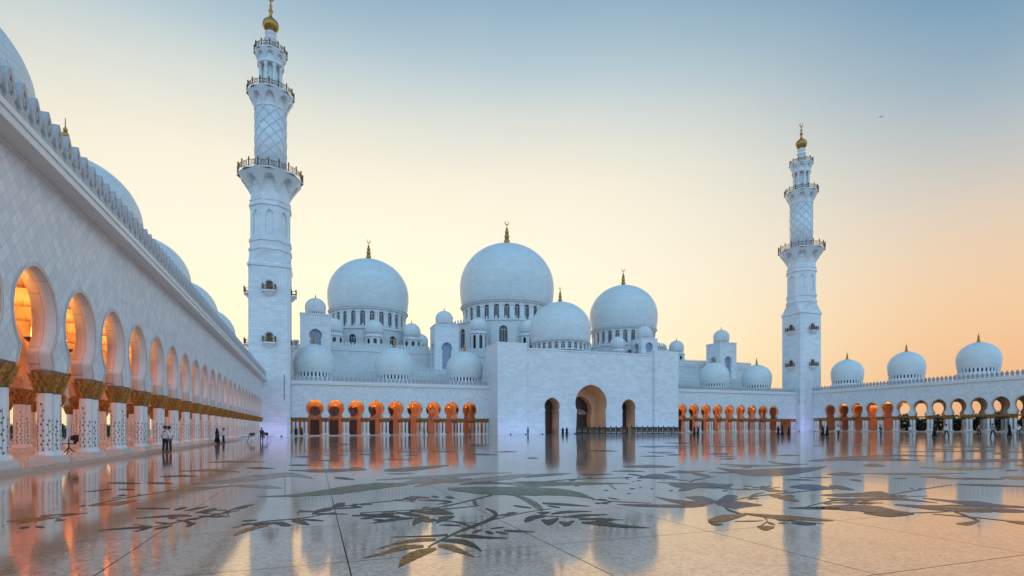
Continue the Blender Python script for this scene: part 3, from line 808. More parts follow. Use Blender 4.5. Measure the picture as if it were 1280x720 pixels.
    nd = MB(); lp = [(-.62, .3), (.62, .3), (.62, 1.7)]+circ(0, 1.75, .72, -.1, PI+.1, 12)+[(-.62, 1.7)]
    nd.plate([lp], fm, -.03, .05); ndm = nd.mesh('door', M['door'])
    hd = MB(); big_ = circ(0, 1.75, .95, -.3, PI+.3, 16)
    hd.tube([(x, -.05, z) for x, z in big_], .09, 5); hdm = hd.mesh('hood', M['trim'])
    for z in (31.2, 20.0):
        for k in range(4):
            a = k*PI/2; loc_ = (h*math.sin(a), -h*math.cos(a), z)
            o = put('small_balcony', sbm, mn, loc_, a)
            put('railing', rlm, o); put('door', ndm, o); put('hood', hdm, o)
    sl = MB()
    for k in range(4):
        a = k*PI/2; c, s_ = math.cos(a), math.sin(a)
        for pz in ((8, 13.5),): sl.add([(x*c-(-h-.004)*s_, x*s_+(-h-.004)*c, z) for x, z in ((2.9, pz[0]), (3.05, pz[0]), (3.05, pz[1]), (2.9, pz[1]))], [(0, 1, 2, 3)])
    sl.build('slit_window', M['glass'], mn)
    return mn
minaret('taller looking white minaret, standing left where the nearest arcade ends', (-9.2, 133.0, 0))
minaret('smaller looking white minaret at the right, seen corner on', (145.8, 133.0, .9))

# ------------------------------------------------------------------ ground
g = MB(); g.add([(-4500, -4500, -.6), (4500, -4500, -.6), (4500, 4500, -.6), (-4500, 4500, -.6)], [(0, 1, 2, 3)])
tag(g.build('terrain', M['sand']), None, None, None, 'structure')
cy = MB(); x0, x1 = -10.9, 149.0
cy.add([(x0, -60, 0), (x1, -60, zg(x1)), (x1, 134, zg(x1)), (x0, 134, 0), (x0, -60, -.5), (x1, -60, -.5), (x1, 134, -.5), (x0, 134, -.5)],
       [(0, 1, 2, 3), (0, 4, 5, 1), (1, 5, 6, 2), (2, 6, 7, 3), (3, 7, 4, 0)])
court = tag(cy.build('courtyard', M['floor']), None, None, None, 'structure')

# floral stone inlay let into the court: leaves, stems and petals; centre lines with half widths
S = []
def st(c, *p): S.append((c, p))
D_, B_, O_, E_, P_, U_, T_ = 'dark', 'brown', 'olive', 'beige', 'plum', 'blue', 'tan'
st(D_, (535.3,684,1),(550.9,675.3,1.2),(576,663.6,1.8),(607,652,2.2),(620,643,3),(607,635.4,.6))
st(B_, (498.3,709.3,.6),(506,700.6,5.5),(521.7,692.8,6),(545,686,2))
st(B_, (454.6,697.7,.4),(479,691.8,2),(502,685,3.5),(529.5,683,2)); st(B_, (471,686.6,.4),(498,679,1.5),(523.6,675.3,2.5),(545,674.7,1.6))
st(D_, (488.6,671.4,.3),(533,670.4,1),(559.6,668.5,1.5)); st(D_, (551,675.3,1.5),(576,677,3.5),(591.7,682,3),(602.4,689.3,.4))
st(B_, (548,682,1.5),(564.5,685,4),(580,690.8,2.5),(593.6,696.7,.4)); st(D_, (568,669.8,.8),(588,670.4,2.5),(609,672,1.5),(634.5,672.8,.3))
st(D_, (449.7,642.2,.4),(469,644.8,2),(500,645.7,.8)); st(D_, (464.3,654.3,.4),(488.6,650,2),(515,647.7,1.2)); st(D_, (494.5,640.3,.4),(514,643.2,2.5),(531.4,645.7,.8))
st(D_, (515.8,656.8,.6),(521.7,651,4),(537,647,1.4)); st(D_, (512,638.3,.4),(531.4,640.7,2),(549,640.3,4),(567.4,642.2,.6)); st(D_, (545,654,.6),(552.8,649,3.5),(568.4,645.5,.8))
st(D_, (440,644.2,.4),(498,641.8,.5),(556.7,632.5,.6),(595.6,623.8,.7),(616,618.5,.7))
st(D_, (566.4,652,.8),(580,654.9,1.2),(593.6,660.7,.8)); st(D_, (549,656.2,.3),(576,656.8,.8)); st(D_, (606,664.4,.6),(611,665.6,2),(617,667,.6)); st(D_, (619,664.6,.8),(626,666,1.5),(634.5,667.5,.3))
st(D_, (630,663.4,.5),(644,664,1.6),(669.5,665,.2)); st(D_, (613,661.3,.3),(621,660,1.1),(630,659,.3)); st(P_, (590,666,1),(595,664.4,2),(602,662.5,.6))
st(P_, (591,624.5,1),(593.5,628.5,3),(597,632.5,1))
st(D_, (512,620.8,.3),(525,621.6,1),(537,622.2,.6)); st(D_, (539,620.3,.5),(544,621,1.2),(549,621.8,.5)); st(D_, (557,621,.5),(562,621.8,1.4),(568,622.6,.5)); st(D_, (522.6,625,.3),(549,625.7,1),(565.4,627.4,.6)); st(D_, (545,630.6,.3),(556,629,1),(565.4,627.4,.4))
st(D_, (655.5,652.2,1.5),(660,649.5,3.6),(669,646.5,3),(683.3,645,.8)); st(D_, (677,650,1.2),(686.7,653,4.2),(698,648,1.6)); st(D_, (699,652,1),(708,655.5,3.2),(718,651,.8)); st(D_, (689,642.7,.6),(706.7,640,1.8),(740,639.3,.2))
st(D_, (704.4,646.7,.6),(724.4,644.4,1.8),(760,643.3,.2)); st(D_, (723.3,649.3,.7),(744.4,649,1.5),(773.3,650,.2)); st(D_, (726.7,653.2,.8),(751,654.4,3.2),(777.8,657.8,2),(813.3,660,.2))
st(O_, (560,611,1.5),(600,613,5),(644.4,614,6),(695.6,615,5),(724.4,618.5,3),(744.4,624.4,.3)); st(O_, (640,618,1),(657.8,624.4,3),(671,632.2,4),(678.5,638,2))
st(O_, (633,603.8,.8),(657.8,605,4),(700,604.6,3),(786.7,604.4,.2)); st(O_, (655.5,595.5,2),(689,593.3,1.8),(713,591.8,.2)); st(E_, (560,603,1),(600,600,3),(633,596.7,3.5),(664,593.3,1.4)); st(E_, (625,604,.6),(645,605,2.2),(656,611,3),(640,612,.8))
st(P_, (575,605.5,.5),(610,603.5,1.6),(640,605.2,.5)); st(D_, (642,632,.5),(653,633.6,1.1),(664.4,635,.5)); st(D_, (677.8,629,.8),(705,630.6,1.5),(737.8,633,.2)); st(D_, (684.4,632,.5),(692,633.2,1),(700,634.4,.4))
st(P_, (771,630.4,.3),(800,631.8,1.8),(860,632.9,2),(885,632,.3)); st(P_, (819,621,.4),(840,626,2.2),(865,629,3),(891.7,629,1.2))
st(O_, (322,621,.3),(373,619,2),(424.4,613.3,5),(469,607.8,4.6),(509,605.5,1.2)); st(E_, (240,604,.6),(280,602,2.6),(324.4,596.7,4),(362,593.3,3),(391,597.8,1)); st(E_, (285,607,.6),(324.4,608,2.5),(353,610,.5))
st(O_, (360,587.8,.3),(404,588.4,2.6),(457.8,586.7,1)); st(O_, (417.8,596.7,.8),(430,598,1.6),(443,599.4,.5)); st(O_, (480,588.4,1),(506.7,586.7,3),(540,584,2),(562,581.6,.3)); st(D_, (306.7,585,.4),(325,585.2,1.4),(343,585.5,.4)); st(D_, (361,581.5,.4),(375,581.5,1.4),(389,581.5,.4))
st(E_, (486,607,.8),(520,602,3.4),(560,596,3.2),(600,592,1.4),(640,591,.4)); st(E_, (470,600,.4),(520,597,1.6),(570,594,1.2)); st(T_, (518,608,.8),(545,603,2),(590,598.5,1.2))
st(B_, (292,669.5,.8),(299,666,2),(313.3,661,2.4),(335.5,657,.8)); st(D_, (302,655,.3),(335.5,654.4,1.5),(346.7,652.7,.8)); st(D_, (344.4,654,.8),(353.3,655,3.2),(364.4,657,.6)); st(D_, (364.4,650.7,.8),(375.5,652.2,3.2),(386.7,656,.4)); st(D_, (377.8,649.5,.5),(390,650,1.1),(404.4,651,.4))
st(P_, (373,643.5,.6),(374,639.4,1.5),(393.3,639.5,.8)); st(D_, (390,643.3,.8),(395.5,639.4,1.8),(411,636.7,2.6),(415,635.8,.6)); st(D_, (414,634,.6),(422,631.6,2.8),(431.5,629.6,1.6)); st(D_, (413.3,636,.8),(453,634.4,.2)); st(D_, (391,642,.8),(435.5,642.7,.2))
st(D_, (293.3,635.5,.5),(305,633,1.2),(317.8,630.7,.4)); st(P_, (286.7,646,.6),(284.6,641.5,.9),(290,637,.9),(309,634.4,.3)); st(D_, (302,651.5,.4),(312,650.8,1),(322,650,.3))
st(D_, (122.5,663.2,.3),(162.5,660,1.2),(187.5,659.2,1)); st(B_, (166,655.5,.5),(178,656.8,1.2),(190,658,.6)); st(D_, (167.5,664.5,.3),(180,661.5,1.3),(190,658.7,.6)); st(D_, (192.5,661.7,.3),(203,659.4,1.4),(215,657,.5)); st(D_, (193.7,653,.5),(203,653.8,1.1),(212.5,654.5,.4)); st(D_, (232,658.3,.6),(238,656,2),(244.5,653,.6)); st(P_, (221,650.4,.4),(232,651.4,1),(240,653,.4))
st(D_, (170,635.5,.3),(190,635.6,.9),(212.5,635.7,.4)); st(P_, (170,648,.3),(220,644.5,1.6),(240,645,.6)); st(D_, (217.5,637.5,.4),(226,635.6,1.5),(234,634.2,.4)); st(D_, (230,638.7,.4),(245,636,1.4),(260,633,.3)); st(D_, (245,641,.4),(259,638.4,2.2),(271,636,1.2)); st(P_, (270,637.5,.5),(283,638.2,.8),(287,641,.7)); st(D_, (256,645.6,.3),(268,646,.9),(282,645.5,.3))
st(B_, (8,652,.5),(37.5,650,3),(67,647,1)); st(B_, (30,647,.6),(38,649.5,1.8),(46,653,.8)); st(D_, (24,660.4,.4),(30,659.5,1.3),(37,659,.4)); st(D_, (44,658.4,.4),(50,658.8,1.4),(56,659.2,.4)); st(B_, (50,645,.5),(60,644.4,1.3),(72,643.4,.5))
st(B_, (110,632.4,.6),(124,630.6,2.4),(134,630.4,.9)); st(B_, (132,630.6,.8),(148,629.4,3),(171,625.8,.7)); st(D_, (65,643.7,.3),(82,643,1.2),(98,642.3,.4)); st(D_, (98,633.5,.3),(103,632.5,1),(108,631.5,.3)); st(T_, (222.5,611.7,.6),(245,611,2.5),(285,608,.4))
st(D_, (105,615,.2),(125,613,.8),(140,611,.4)); st(D_, (135,603.7,.4),(155,604,1.2),(176,604.5,.4)); st(D_, (183,603.7,.4),(200,604,1.4),(216,604.5,.4)); st(D_, (148,611.5,.4),(158,611.8,.9),(168,612,.3)); st(B_, (225,589,.4),(262,588,1.8),(300,590,.5)); st(B_, (260,578,.4),(290,577,1.4),(330,577.5,.4)); st(D_, (200,596,.4),(225,595,1.4),(248,595.5,.4))
st(U_, (857,621.5,.8),(877.5,624,4.2),(896,627.5,.8)); st(U_, (894,629.4,.8),(908,623.5,5),(922,620.5,1)); st(P_, (896,630,1.5),(918,630.5,5),(953,631.5,.4)); st(U_, (893,626,.6),(915,633,2.8),(930,634,.6)); st(D_, (906,634,1),(912,638,1.4),(926,642.3,.9))
st(B_, (885,651,1.5),(902,648.4,5),(920,645.6,3),(933,642.6,1.4)); st(D_, (886,653,.8),(894,655.6,2),(904,655.5,.4)); st(B_, (930,641.6,.5),(975,646,2.4),(1000,648,2.7),(1022,649.7,2),(1042,650.8,.3)); st(B_, (918,651.8,.3),(936,651.5,.9),(954,651,.3)); st(B_, (954,646,.4),(958.7,650,.9),(957,653.4,.8),(951,657,.6)); st(B_, (946.5,658,.8),(956.7,660.3,3.6),(968,659,.8)); st(B_, (958,652.6,.6),(963,654.2,1.6),(969,655.6,.4)); st(D_, (989,653.4,.4),(1005,655,2),(1020,655.6,.5))
st(U_, (836,605.5,.6),(855,608,3),(878,606.5,4),(900,607.8,3),(916,606,.8)); st(U_, (848,613,.6),(858,611.4,2.2),(869,609.6,.6)); st(D_, (820.6,603,.3),(845,604,.9),(869,604.7,.4)); st(D_, (864,604,.6),(867,600.5,1),(893.7,595.6,.3)); st(D_, (937,624.6,.8),(940,619.5,1.3),(955,615.8,.3)); st(B_, (950,609.4,1),(962.8,612.6,2.6),(978,614.4,.6)); st(D_, (950,609,1.4),(955,609.4,2.4),(960,611,.6))
st(B_, (961,618.6,1),(976,621.4,3),(990,624.6,2.4),(999,626.6,.4)); st(U_, (987,608.7,.6),(1005.5,608.5,3.8),(1024,609.4,3.2),(1044,611,.8)); st(D_, (985,635,.3),(1015,635.2,1.7),(1050,635.6,.8)); st(U_, (797,597.4,.6),(820.6,595,3.2),(846,597,.6)); st(D_, (784,592.5,.4),(794,593.6,1),(806,595.6,.4)); st(U_, (831,591,.5),(848,589.6,1.9),(868,591,.8)); st(U_, (865,591.4,.8),(876,593.5,2.1),(888,595.4,.4)); st(P_, (778,583.4,.4),(812,583,2.3),(844,583.6,.4)); st(P_, (896,585,.3),(932,590.5,4),(977,590,5.4),(1014,586.5,3),(1034,583,.4)); st(O_, (900,580.4,.3),(960,582,1),(1010,580,.3)); st(D_, (960,576.6,.5),(972,579,.9),(1000,580.5,.3))
st(P_, (1012,635,.6),(1057.5,634.6,4),(1095,637,5),(1120,640.5,3),(1143,641.7,.4)); st(D_, (1080,641.5,.5),(1111.7,644,2.4),(1142,642.8,.4)); st(P_, (1026,618.7,.5),(1050,619,2.4),(1072,618.7,3),(1100,617.7,4),(1121,622,1)); st(P_, (1034,623,.5),(1060,625,2.2),(1082.5,624,2.2),(1120,623.4,2),(1172,628.7,.3)); st(D_, (1028,628.7,.3),(1066,628.4,1),(1104,628.7,.4)); st(D_, (1112,619,1),(1117,620,2.6),(1122,622.5,.8)); st(E_, (1080,634.8,.6),(1092,635.8,1.4),(1104,634.8,.5))
st(P_, (1118,630.6,.5),(1161.7,634.4,3),(1207.5,635.8,5),(1240,639.6,1)); st(U_, (1153,622.6,.3),(1197,627.5,2),(1222,630,3.8),(1250,632.4,2),(1285,634.4,1)); st(P_, (1226,636.6,1.5),(1255,638,3),(1292,639.6,.6)); st(T_, (1180,633.6,.5),(1205,634.8,1.8),(1232,634.5,.6)); st(D_, (1193,639.6,1),(1207.5,644.8,1.2),(1222,650.4,1.3)); st(B_, (1195,654.6,.6),(1211.7,654.4,2.6),(1225,650.6,1)); st(B_, (1258,651.6,.5),(1275,653.4,2.2),(1296,655.4,1)); st(D_, (1166,642.7,.4),(1215,646.6,.6),(1266,652,.4))
st(P_, (1010,576.4,.5),(1050,573.6,2.8),(1100,574,2.6),(1150,575.6,.4)); st(P_, (1172,577.4,.4),(1230,576,2.4),(1290,575,1.4)); st(D_, (1078,582,.5),(1092,581.4,2.6),(1106,582.4,.5)); st(T_, (1150,584,.4),(1200,585.6,2.4),(1254,585.4,.5)); st(P_, (1034,592.7,.5),(1056,592.4,2.6),(1076,592.9,.5)); st(O_, (1072,591.7,.3),(1140,592.6,1.6),(1210,591.5,.3)); st(D_, (1170,598,.3),(1215,598.4,1.3),(1256,599,.4)); st(B_, (1250,596.6,.6),(1270,597.3,2.4),(1292,597.8,1)); st(D_, (1195,605.6,.3),(1228,606.3,1.4),(1285,608.4,.7)); st(D_, (1036,607.4,.6),(1050,609.4,2.8),(1068,612.6,.6)); st(D_, (1062,599.5,.4),(1070,600.4,1.2),(1078,601.6,.3)); st(D_, (1060,571,.4),(1110,569.6,1),(1170,570,.4)); st(D_, (1120,565,.3),(1180,564.4,.8),(1250,565,.3))
for p in (((440,645,.3),(520,648,.45),(600,655,.3)), ((607,652,.4),(632,646,.5),(660,640,.4),(690,636,.3)), ((683,645,.4),(720,647,.5),(780,650,.3)), ((600,632,.4),(560,636,.5),(505,638,.4),(450,641,.3)), ((190,659,.3),(225,652,.5),(262,645,.5),(300,638,.3)), ((290,660,.3),(330,652,.5),(375,648,.5),(420,640,.3)), ((420,634,.3),(470,628,.4),(530,622,.3)), ((895,629,.4),(940,621,.5),(985,616,.5),(1030,612,.3)),
          ((868,604,.3),(900,610,.5),(940,612,.5),(975,609,.3)), ((800,596,.3),(840,599,.4),(866,602,.3)), ((1040,636,.4),(1075,628,.6),(1120,622,.5),(1160,620,.3)), ((1140,641,.4),(1175,640,.6),(1215,636,.4)), ((926,642,.4),(980,650,.5),(1030,655,.3)), ((20,655,.3),(60,648,.5),(110,641,.3)), ((110,632,.3),(160,622,.4),(215,613,.3)), ((740,624,.3),(770,627,.5),(815,629,.3)), ((660,604,.3),(720,599,.5),(790,597,.3)), ((1000,636,.3),(1030,628,.5),(1062,624,.3)), ((1190,606,.3),(1150,612,.5),(1115,618,.3))):
    st(D_, *p)
for k in range(90):     # small leaves in pairs along those stems
    rr = random.Random(700+k); px, py = rr.choice(((470,647),(540,650),(640,645),(668,639),(720,647),(750,649),(540,637),(480,640),(230,651),(270,643),(325,653),(370,648),(455,631),(500,626),(930,622),(975,617),(920,611),(955,611),(1080,627),(1120,622),(1180,639),(990,651),(60,648),(160,622),(760,626),(720,599),(1030,628),(1150,612)))
    px += rr.uniform(-16, 16); py += rr.uniform(-3.5, 3.5); w = rr.uniform(7, 18)*(py-536)/100; sl_ = rr.uniform(-.18, .18)
    st(rr.choice((D_, D_, B_, P_)), (px-w/2, py-w*sl_/2, .2), (px-w*.1, py, rr.uniform(.7, 1.3)*(py-536)/100), (px+w/2, py+w*sl_/2, .2))
for k in range(64):     # many more petals lie far out, foreshortened to dashes
    rr = random.Random(100+k); px = rr.uniform(380, 1285); py = rr.uniform(553, 579) if k < 44 else rr.uniform(580, 600)
    w = rr.uniform(12, 42); st(rr.choice((D_, D_, P_, B_, O_, U_)), (px-w/2, py, .2), (px, py+rr.uniform(-.4, .4), rr.uniform(.5, 1.5)), (px+w/2, py+rr.uniform(-.6, .6), .2))
for k in range(26):     # small scattered leaves in the gaps between the sprays
    rr = random.Random(300+k); px = rr.uniform(690, 860); py = rr.uniform(594, 618); w = rr.uniform(3, 8)
    st(rr.choice((D_, U_)), (px-w/2, py, .2), (px, py-.3, .6), (px+w/2, py+rr.uniform(-1, 1), .2))
def crom(p, n=7):
    out = []; q = [p[0]]+list(p)+[p[-1]]
    for i in range(1, len(q)-2):
        for j in range(n):
            t = j/n
            out.append(tuple(.5*(2*q[i][c]+(q[i+1][c]-q[i-1][c])*t+(2*q[i-1][c]-5*q[i][c]+4*q[i+1][c]-q[i+2][c])*t*t+(3*q[i][c]-q[i-1][c]-3*q[i+1][c]+q[i+2][c])*t**3) for c in range(3)))
    out.append(tuple(p[-1])); return out
acc = {}
for si, (c, p) in enumerate(S):
    pts = crom(p) if len(p) > 2 else [tuple(p[0][i]+(p[1][i]-p[0][i])*t/6+(.5*math.sin(PI*t/6)*max(p[0][2], p[1][2]) if i == 2 else 0) for i in range(3)) for t in range(7)]
    n = len(pts); up, dn = [], []
    for i, (x, y, h) in enumerate(pts):
        a = pts[max(i-1, 0)]; b = pts[min(i+1, n-1)]; dx, dy = b[0]-a[0], b[1]-a[1]; l = math.hypot(dx, dy) or 1
        nx, ny = -dy/l, dx/l; h = max(.12, h*.86)*(1+.06*math.sin(i*1.7+si))
        up.append(ground_pt(x+nx*h, y+ny*h)); dn.append(ground_pt(x-nx*h, y-ny*h))
    lift = .003+.0003*(si % 9)
    vs = [(x, y, zg(x)+lift) for x, y in up+dn]
    acc.setdefault(c, MB()).add(vs, [(i, i+1, n+i+1, n+i) for i in range(n-1)])
for c, mb in acc.items(): mb.build('flower_inlay', M['in_'+c], court)

# ------------------------------------------------------------------ dark barriers before the gateway
def barrier(xa, xb, label):
    t = thing('barrier', label, 'barrier', ((xa+xb)/2, 119.0, zg((xa+xb)/2)), 0, 'low dark barriers before the gateway'); h = (xb-xa)/2; t.scale = (1, 1, 1.42)
    b = MB(); b.box(-h, h, -.16, .16, .92, 1.12); b.build('top_rail', M['black'], t)
    b = MB(); n = int(h*2/1.5)
    for i in range(n): b.box(-h+i*2*h/n+.12, -h+(i+1)*2*h/n-.12, -.04, .04, .22, .92)
    b.build('panel', M['door'], t)
    b = MB(); b.box(-h, h, -.3, .3, 0, .14); b.box(-h, h, -.31, -.301, .05, .1); b.build('base', M['black'], t)
    b = MB(); b.box(-h, h, -.07, -.042, .38, .52); b.build('gold_band', M['tie'], t)
    pm = MB(); pm.lathe([(.1, .141), (.1, 1.1), (.15, 1.14), (.08, 1.22), (.13, 1.32), (.02, 1.42)], 8, 0, True); me = pm.mesh('post', M['black'])
    for i in range(n+1): put('post', me, t, (-h+i*2*h/n, -.22, 0))
barrier(59.3, 73.3, 'long low black barrier across the great centre arch of the gateway'); barrier(74.5, 88.7, 'long low black barrier before the small right arch and right tower of the gateway')
b = MB(); b.box(-.5, .5, -.3, .3, 0, 1.15); b.box(-.56, .56, -.36, .36, 1.15, 1.27); b.box(-.4, .4, -.32, -.301, .2, 1.0)
o = b.build('lectern', M['tie'], None, (73.9, 118.9, zg(73.9))); tag(o, 'tan block standing in the gap between the two low black barriers', 'lectern')

# ------------------------------------------------------------------ floodlights
def floodstand(px, d, rz, label, X=None):
    x, y = at_depth(px, d); z = zg(x) if x > -10.4 else .18
    t = thing('floodlight', label, 'floodlight', (x, y, z), rz, 'black floodlights on low stands')
    b = MB()
    for k in range(3):
        a = 2*PI*k/3; b.tube([(0, 0, .45), (.42*math.cos(a), .42*math.sin(a), .02)], .025, 6)
    b.tube([(0, 0, .4), (0, 0, .95)], .03, 8); b.tube([(-.75, 0, .62), (.35, 0, .66)], .03, 6); b.build('stand', M['black'], t)
    b = MB(); b.box(.22, .62, -.2, .2, .78, 1.12); b.box(.625, .68, -.24, .24, .74, 1.16); b.tube([(.2, 0, .7), (.4, 0, .8)], .06, 8)
    for i in range(5): b.box(.1, .218, -.16+i*.08-.012, -.16+i*.08+.012, .82, 1.08)
    hd_ = b.build('lamp_head', M['black'], t)
    b = MB(); b.box(.681, .69, -.2, .2, .78, 1.12); b.build('lens', M['glass'], hd_)
floodstand(86, 29.0, .6, 'black floodlight on a low stand between the near columns of the left arcade')
floodstand(311, 70, PI*.1, 'black floodlight on a low stand, left of the lone man near the taller minaret')
floodstand(335, 76, PI*.8, 'black floodlight on a low stand between the lone man and the nearer minaret')
def uplight(x, y, rz, label, power, col=(.30, .38, 1)):
    t = thing('uplight', label, 'uplight', (x, y, zg(x)), rz, 'small blue uplights at the foot of the walls')
    b = MB(); b.lathe([(.22, 0), (.22, .06), (.16, .1), (.16, .26), (.2, .3)], 12); b.build('housing', M['black'], t)
    b = MB(); b.lathe([(.18, .301), (.14, .33), (.01, .345)], 12, 0, True); b.build('lens', M['blueglow'], t)
    area((x, y, zg(x)+.5), (0, .75, .66), col, power*.55, .5)
uplight(-10.0, 125.6, 0, 'left one of two blue uplights before the nearer minaret', 100); uplight(-6.6, 125.6, 0, 'right one of two blue uplights before the nearer minaret', 100)
for x, w in ((43.0, 'left corner of the left gateway tower'), (46.8, 'inner side of the left gateway tower'), (51.0, 'wall left of the small left gateway arch'), (59.6, 'wall between the left and centre gateway arches'), (73.2, 'wall between the centre and right gateway arches'), (81.8, 'wall right of the small right gateway arch'), (87.6, 'middle of the right gateway tower')):
    uplight(x, 120.3, 0, 'blue uplight at the foot of the '+w, 75)
uplight(138.4, 127.0, 0, 'blue uplight lighting the left face of the farther minaret', 130, (.3, .34, 1)); uplight(142.6, 125.0, 0, 'blue uplight lighting the near corner and right face of the farther minaret', 160, (.3, .34, 1))

# ------------------------------------------------------------------ people
def skin_mesh(name, joints, edges, mat, root=0, sub=2):
    me = bpy.data.meshes.new(name); me.from_pydata([j[0] for j in joints], edges, []); o = bpy.data.objects.new(name, me); COL.objects.link(o)
    sk = o.modifiers.new('skin', 'SKIN'); sk.use_smooth_shade = True
    ld = me.skin_vertices[0].data
    for i, j in enumerate(joints):
        r = j[1]; ld[i].radius = r if hasattr(r, '__len__') else (r, r); ld[i].use_root = (i == root)
    ss = o.modifiers.new('subdivision', 'SUBSURF'); ss.levels = sub; ss.render_levels = sub
    dg = bpy.context.evaluated_depsgraph_get(); me2 = bpy.data.meshes.new_from_object(o.evaluated_get(dg))
    bpy.data.objects.remove(o); bpy.data.meshes.remove(me)
    me2.name = name; me2.materials.clear(); me2.materials.append(mat)
    for p in me2.polygons: p.use_smooth = True; p.material_index = 0
    return me2
def figure(pose):
    """joint positions of a 1.75 m figure facing -y"""
    st_ = {'stand': (.02, -.02, 0, 0), 'walk': (.24, -.22, .18, -.16), 'lean': (.05, -.05, .35, .3), 'point': (.05, -.04, .1, .55)}[pose]
    J = {}
    J['pel'] = (0, 0, .95); J['waist'] = (0, 0, 1.1); J['chest'] = (0, -.01, 1.32); J['neck'] = (0, -.005, 1.48); J['chin'] = (0, -.02, 1.55); J['head'] = (0, -.015, 1.65); J['crown'] = (0, 0, 1.73)
    for s_, l, ar in ((-1, st_[0], st_[2]), (1, st_[1], st_[3])):
        n = 'L' if s_ < 0 else 'R'
        J['hip'+n] = (s_*.095, 0, .9); J['knee'+n] = (s_*.11, -l*.55-.02, .5); J['ank'+n] = (s_*.115, -l+.03, .09); J['toe'+n] = (s_*.13, -l-.13, .035)
        J['sho'+n] = (s_*.185, 0, 1.41); J['elb'+n] = (s_*.24, .04-ar*.5, 1.13+.1*abs(ar)); J['wri'+n] = (s_*.24, -.07-ar*1.0, .88+.35*abs(ar)); J['han'+n] = (s_*.235, -.1-ar*1.1, .8+.4*abs(ar))
    return J
FIG = {}
def person_meshes(kind, pose):
    key = (kind, pose)
    if key in FIG: return FIG[key]
    J = figure(pose); names = list(J); ix = {n: i for i, n in enumerate(names)}
    R = {'pel': (.15, .11), 'waist': (.13, .095), 'chest': (.16, .11), 'neck': (.055, .055), 'chin': (.075, .085), 'head': (.085, .1), 'crown': (.05, .06)}
    for n in 'LR': R.update({'hip'+n: .085, 'knee'+n: .057, 'ank'+n: .04, 'toe'+n: .035, 'sho'+n: .06, 'elb'+n: .042, 'wri'+n: .03, 'han'+n: (.03, .02)})
    E = [('pel', 'waist'), ('waist', 'chest'), ('chest', 'neck'), ('neck', 'chin'), ('chin', 'head'), ('head', 'crown')]
    for n in 'LR': E += [('pel', 'hip'+n), ('hip'+n, 'knee'+n), ('knee'+n, 'ank'+n), ('ank'+n, 'toe'+n), ('chest', 'sho'+n), ('sho'+n, 'elb'+n), ('elb'+n, 'wri'+n), ('wri'+n, 'han'+n)]
    body = skin_mesh('person', [(J[n], R[n]) for n in names], [(ix[a], ix[b]) for a, b in E], M['skin'])
    # the nose and the five fingers of each hand join the same body mesh
    mb = MB(); mb.v = [tuple(v.co) for v in body.vertices]; mb.f = [list(p.vertices) for p in body.polygons]; mb.m = [0]*len(mb.f); mb.sm = [True]*len(mb.f)
    hx = J['head']; mb.tube([(0, hx[1]-.085, 1.66), (0, hx[1]-.118, 1.625), (0, hx[1]-.085, 1.61)], [.01, .018, .012], 6)
    for s_ in (-1, 1): mb.tube([(s_*.082, hx[1]+.01, 1.66), (s_*.098, hx[1]+.02, 1.645), (s_*.084, hx[1]+.01, 1.61)], [.012, .018, .008], 6)
    for n in 'LR':
        w, h_ = Vector(J['wri'+n]), Vector(J['han'+n]); d = (h_-w).normalized(); sd = Vector((1 if n == 'R' else -1, 0, 0))
        for k in range(4):
            off = (k-1.5)*.017; f = Vector((0, 1, .3)).normalized()*off
            L = (.065, .078, .074, .058)[k]; p = h_+f-d*.02
            mb.tube([p, p+d*L*.55, p+d*L+Vector((-sd.x*.015, 0, 0))], [.0095, .009, .006], 6)
        p = w+d*.03; mb.tube([p, p+d*.04+Vector((0, -.03, 0)), p+d*.075+Vector((0, -.035, 0))], [.012, .011, .007], 6)
    out = {'body': mb.mesh('person', M['skin'])}
    if kind == 'man':
        tn = ['pel', 'waist0']+[a+n for n in 'LR' for a in ('hip', 'knee', 'ank')]
        J['waist0'] = (0, 0, 1.03); RR = {'pel': (.165, .125), 'waist0': (.15, .11)}
        for n in 'LR': RR.update({'hip'+n: .1, 'knee'+n: .078, 'ank'+n: .07})
        te = [('pel', 'waist0')]+[x for n in 'LR' for x in (('pel', 'hip'+n), ('hip'+n, 'knee'+n), ('knee'+n, 'ank'+n))]
        out['trousers'] = skin_mesh('trousers', [(J[n], RR[n]) for n in tn], [(tn.index(a), tn.index(b)) for a, b in te], M['trousers'])
        sn = ['waist', 'hem', 'chest', 'coll']+[a+n for n in 'LR' for a in ('sho', 'elb')]
        J['hem'] = (0, 0, .93); J['coll'] = (0, 0, 1.45); RR = {'waist': (.16, .12), 'hem': (.175, .135), 'chest': (.18, .13), 'coll': (.075, .07)}
        for n in 'LR': RR.update({'sho'+n: .078, 'elb'+n: .062})
        se = [('waist', 'hem'), ('waist', 'chest'), ('chest', 'coll')]+[x for n in 'LR' for x in (('chest', 'sho'+n), ('sho'+n, 'elb'+n))]
        out['shirt'] = skin_mesh('shirt', [(J[n], RR[n]) for n in sn], [(sn.index(a), sn.index(b)) for a, b in se], M['shirt'])
        hb = MB(); vs = []
        hb.lathe([(.1, 1.655), (.107, 1.69), (.095, 1.74), (.06, 1.772), (.005, 1.785)], 14, 0, True, c=(0, .018))
        hb.lathe([(.085, 1.58), (.1, 1.63), (.104, 1.67)], 14, 0, True, c=(0, .032)); out['hair'] = hb.mesh('hair', M['hair'])
        sb_ = MB()
        for n in 'LR':
            a, t_ = J['ank'+n], J['toe'+n]; sb_.tube([(a[0], a[1]+.05, .05), (a[0], a[1]-.02, .06), (t_[0], t_[1], .05), (t_[0], t_[1]-.04, .045)], [.04, .052, .05, .025], 8)
        out['shoes'] = sb_.mesh('shoes', M['black'])
    else:
        rb = MB(); seg = 28; vs, fs = [], []
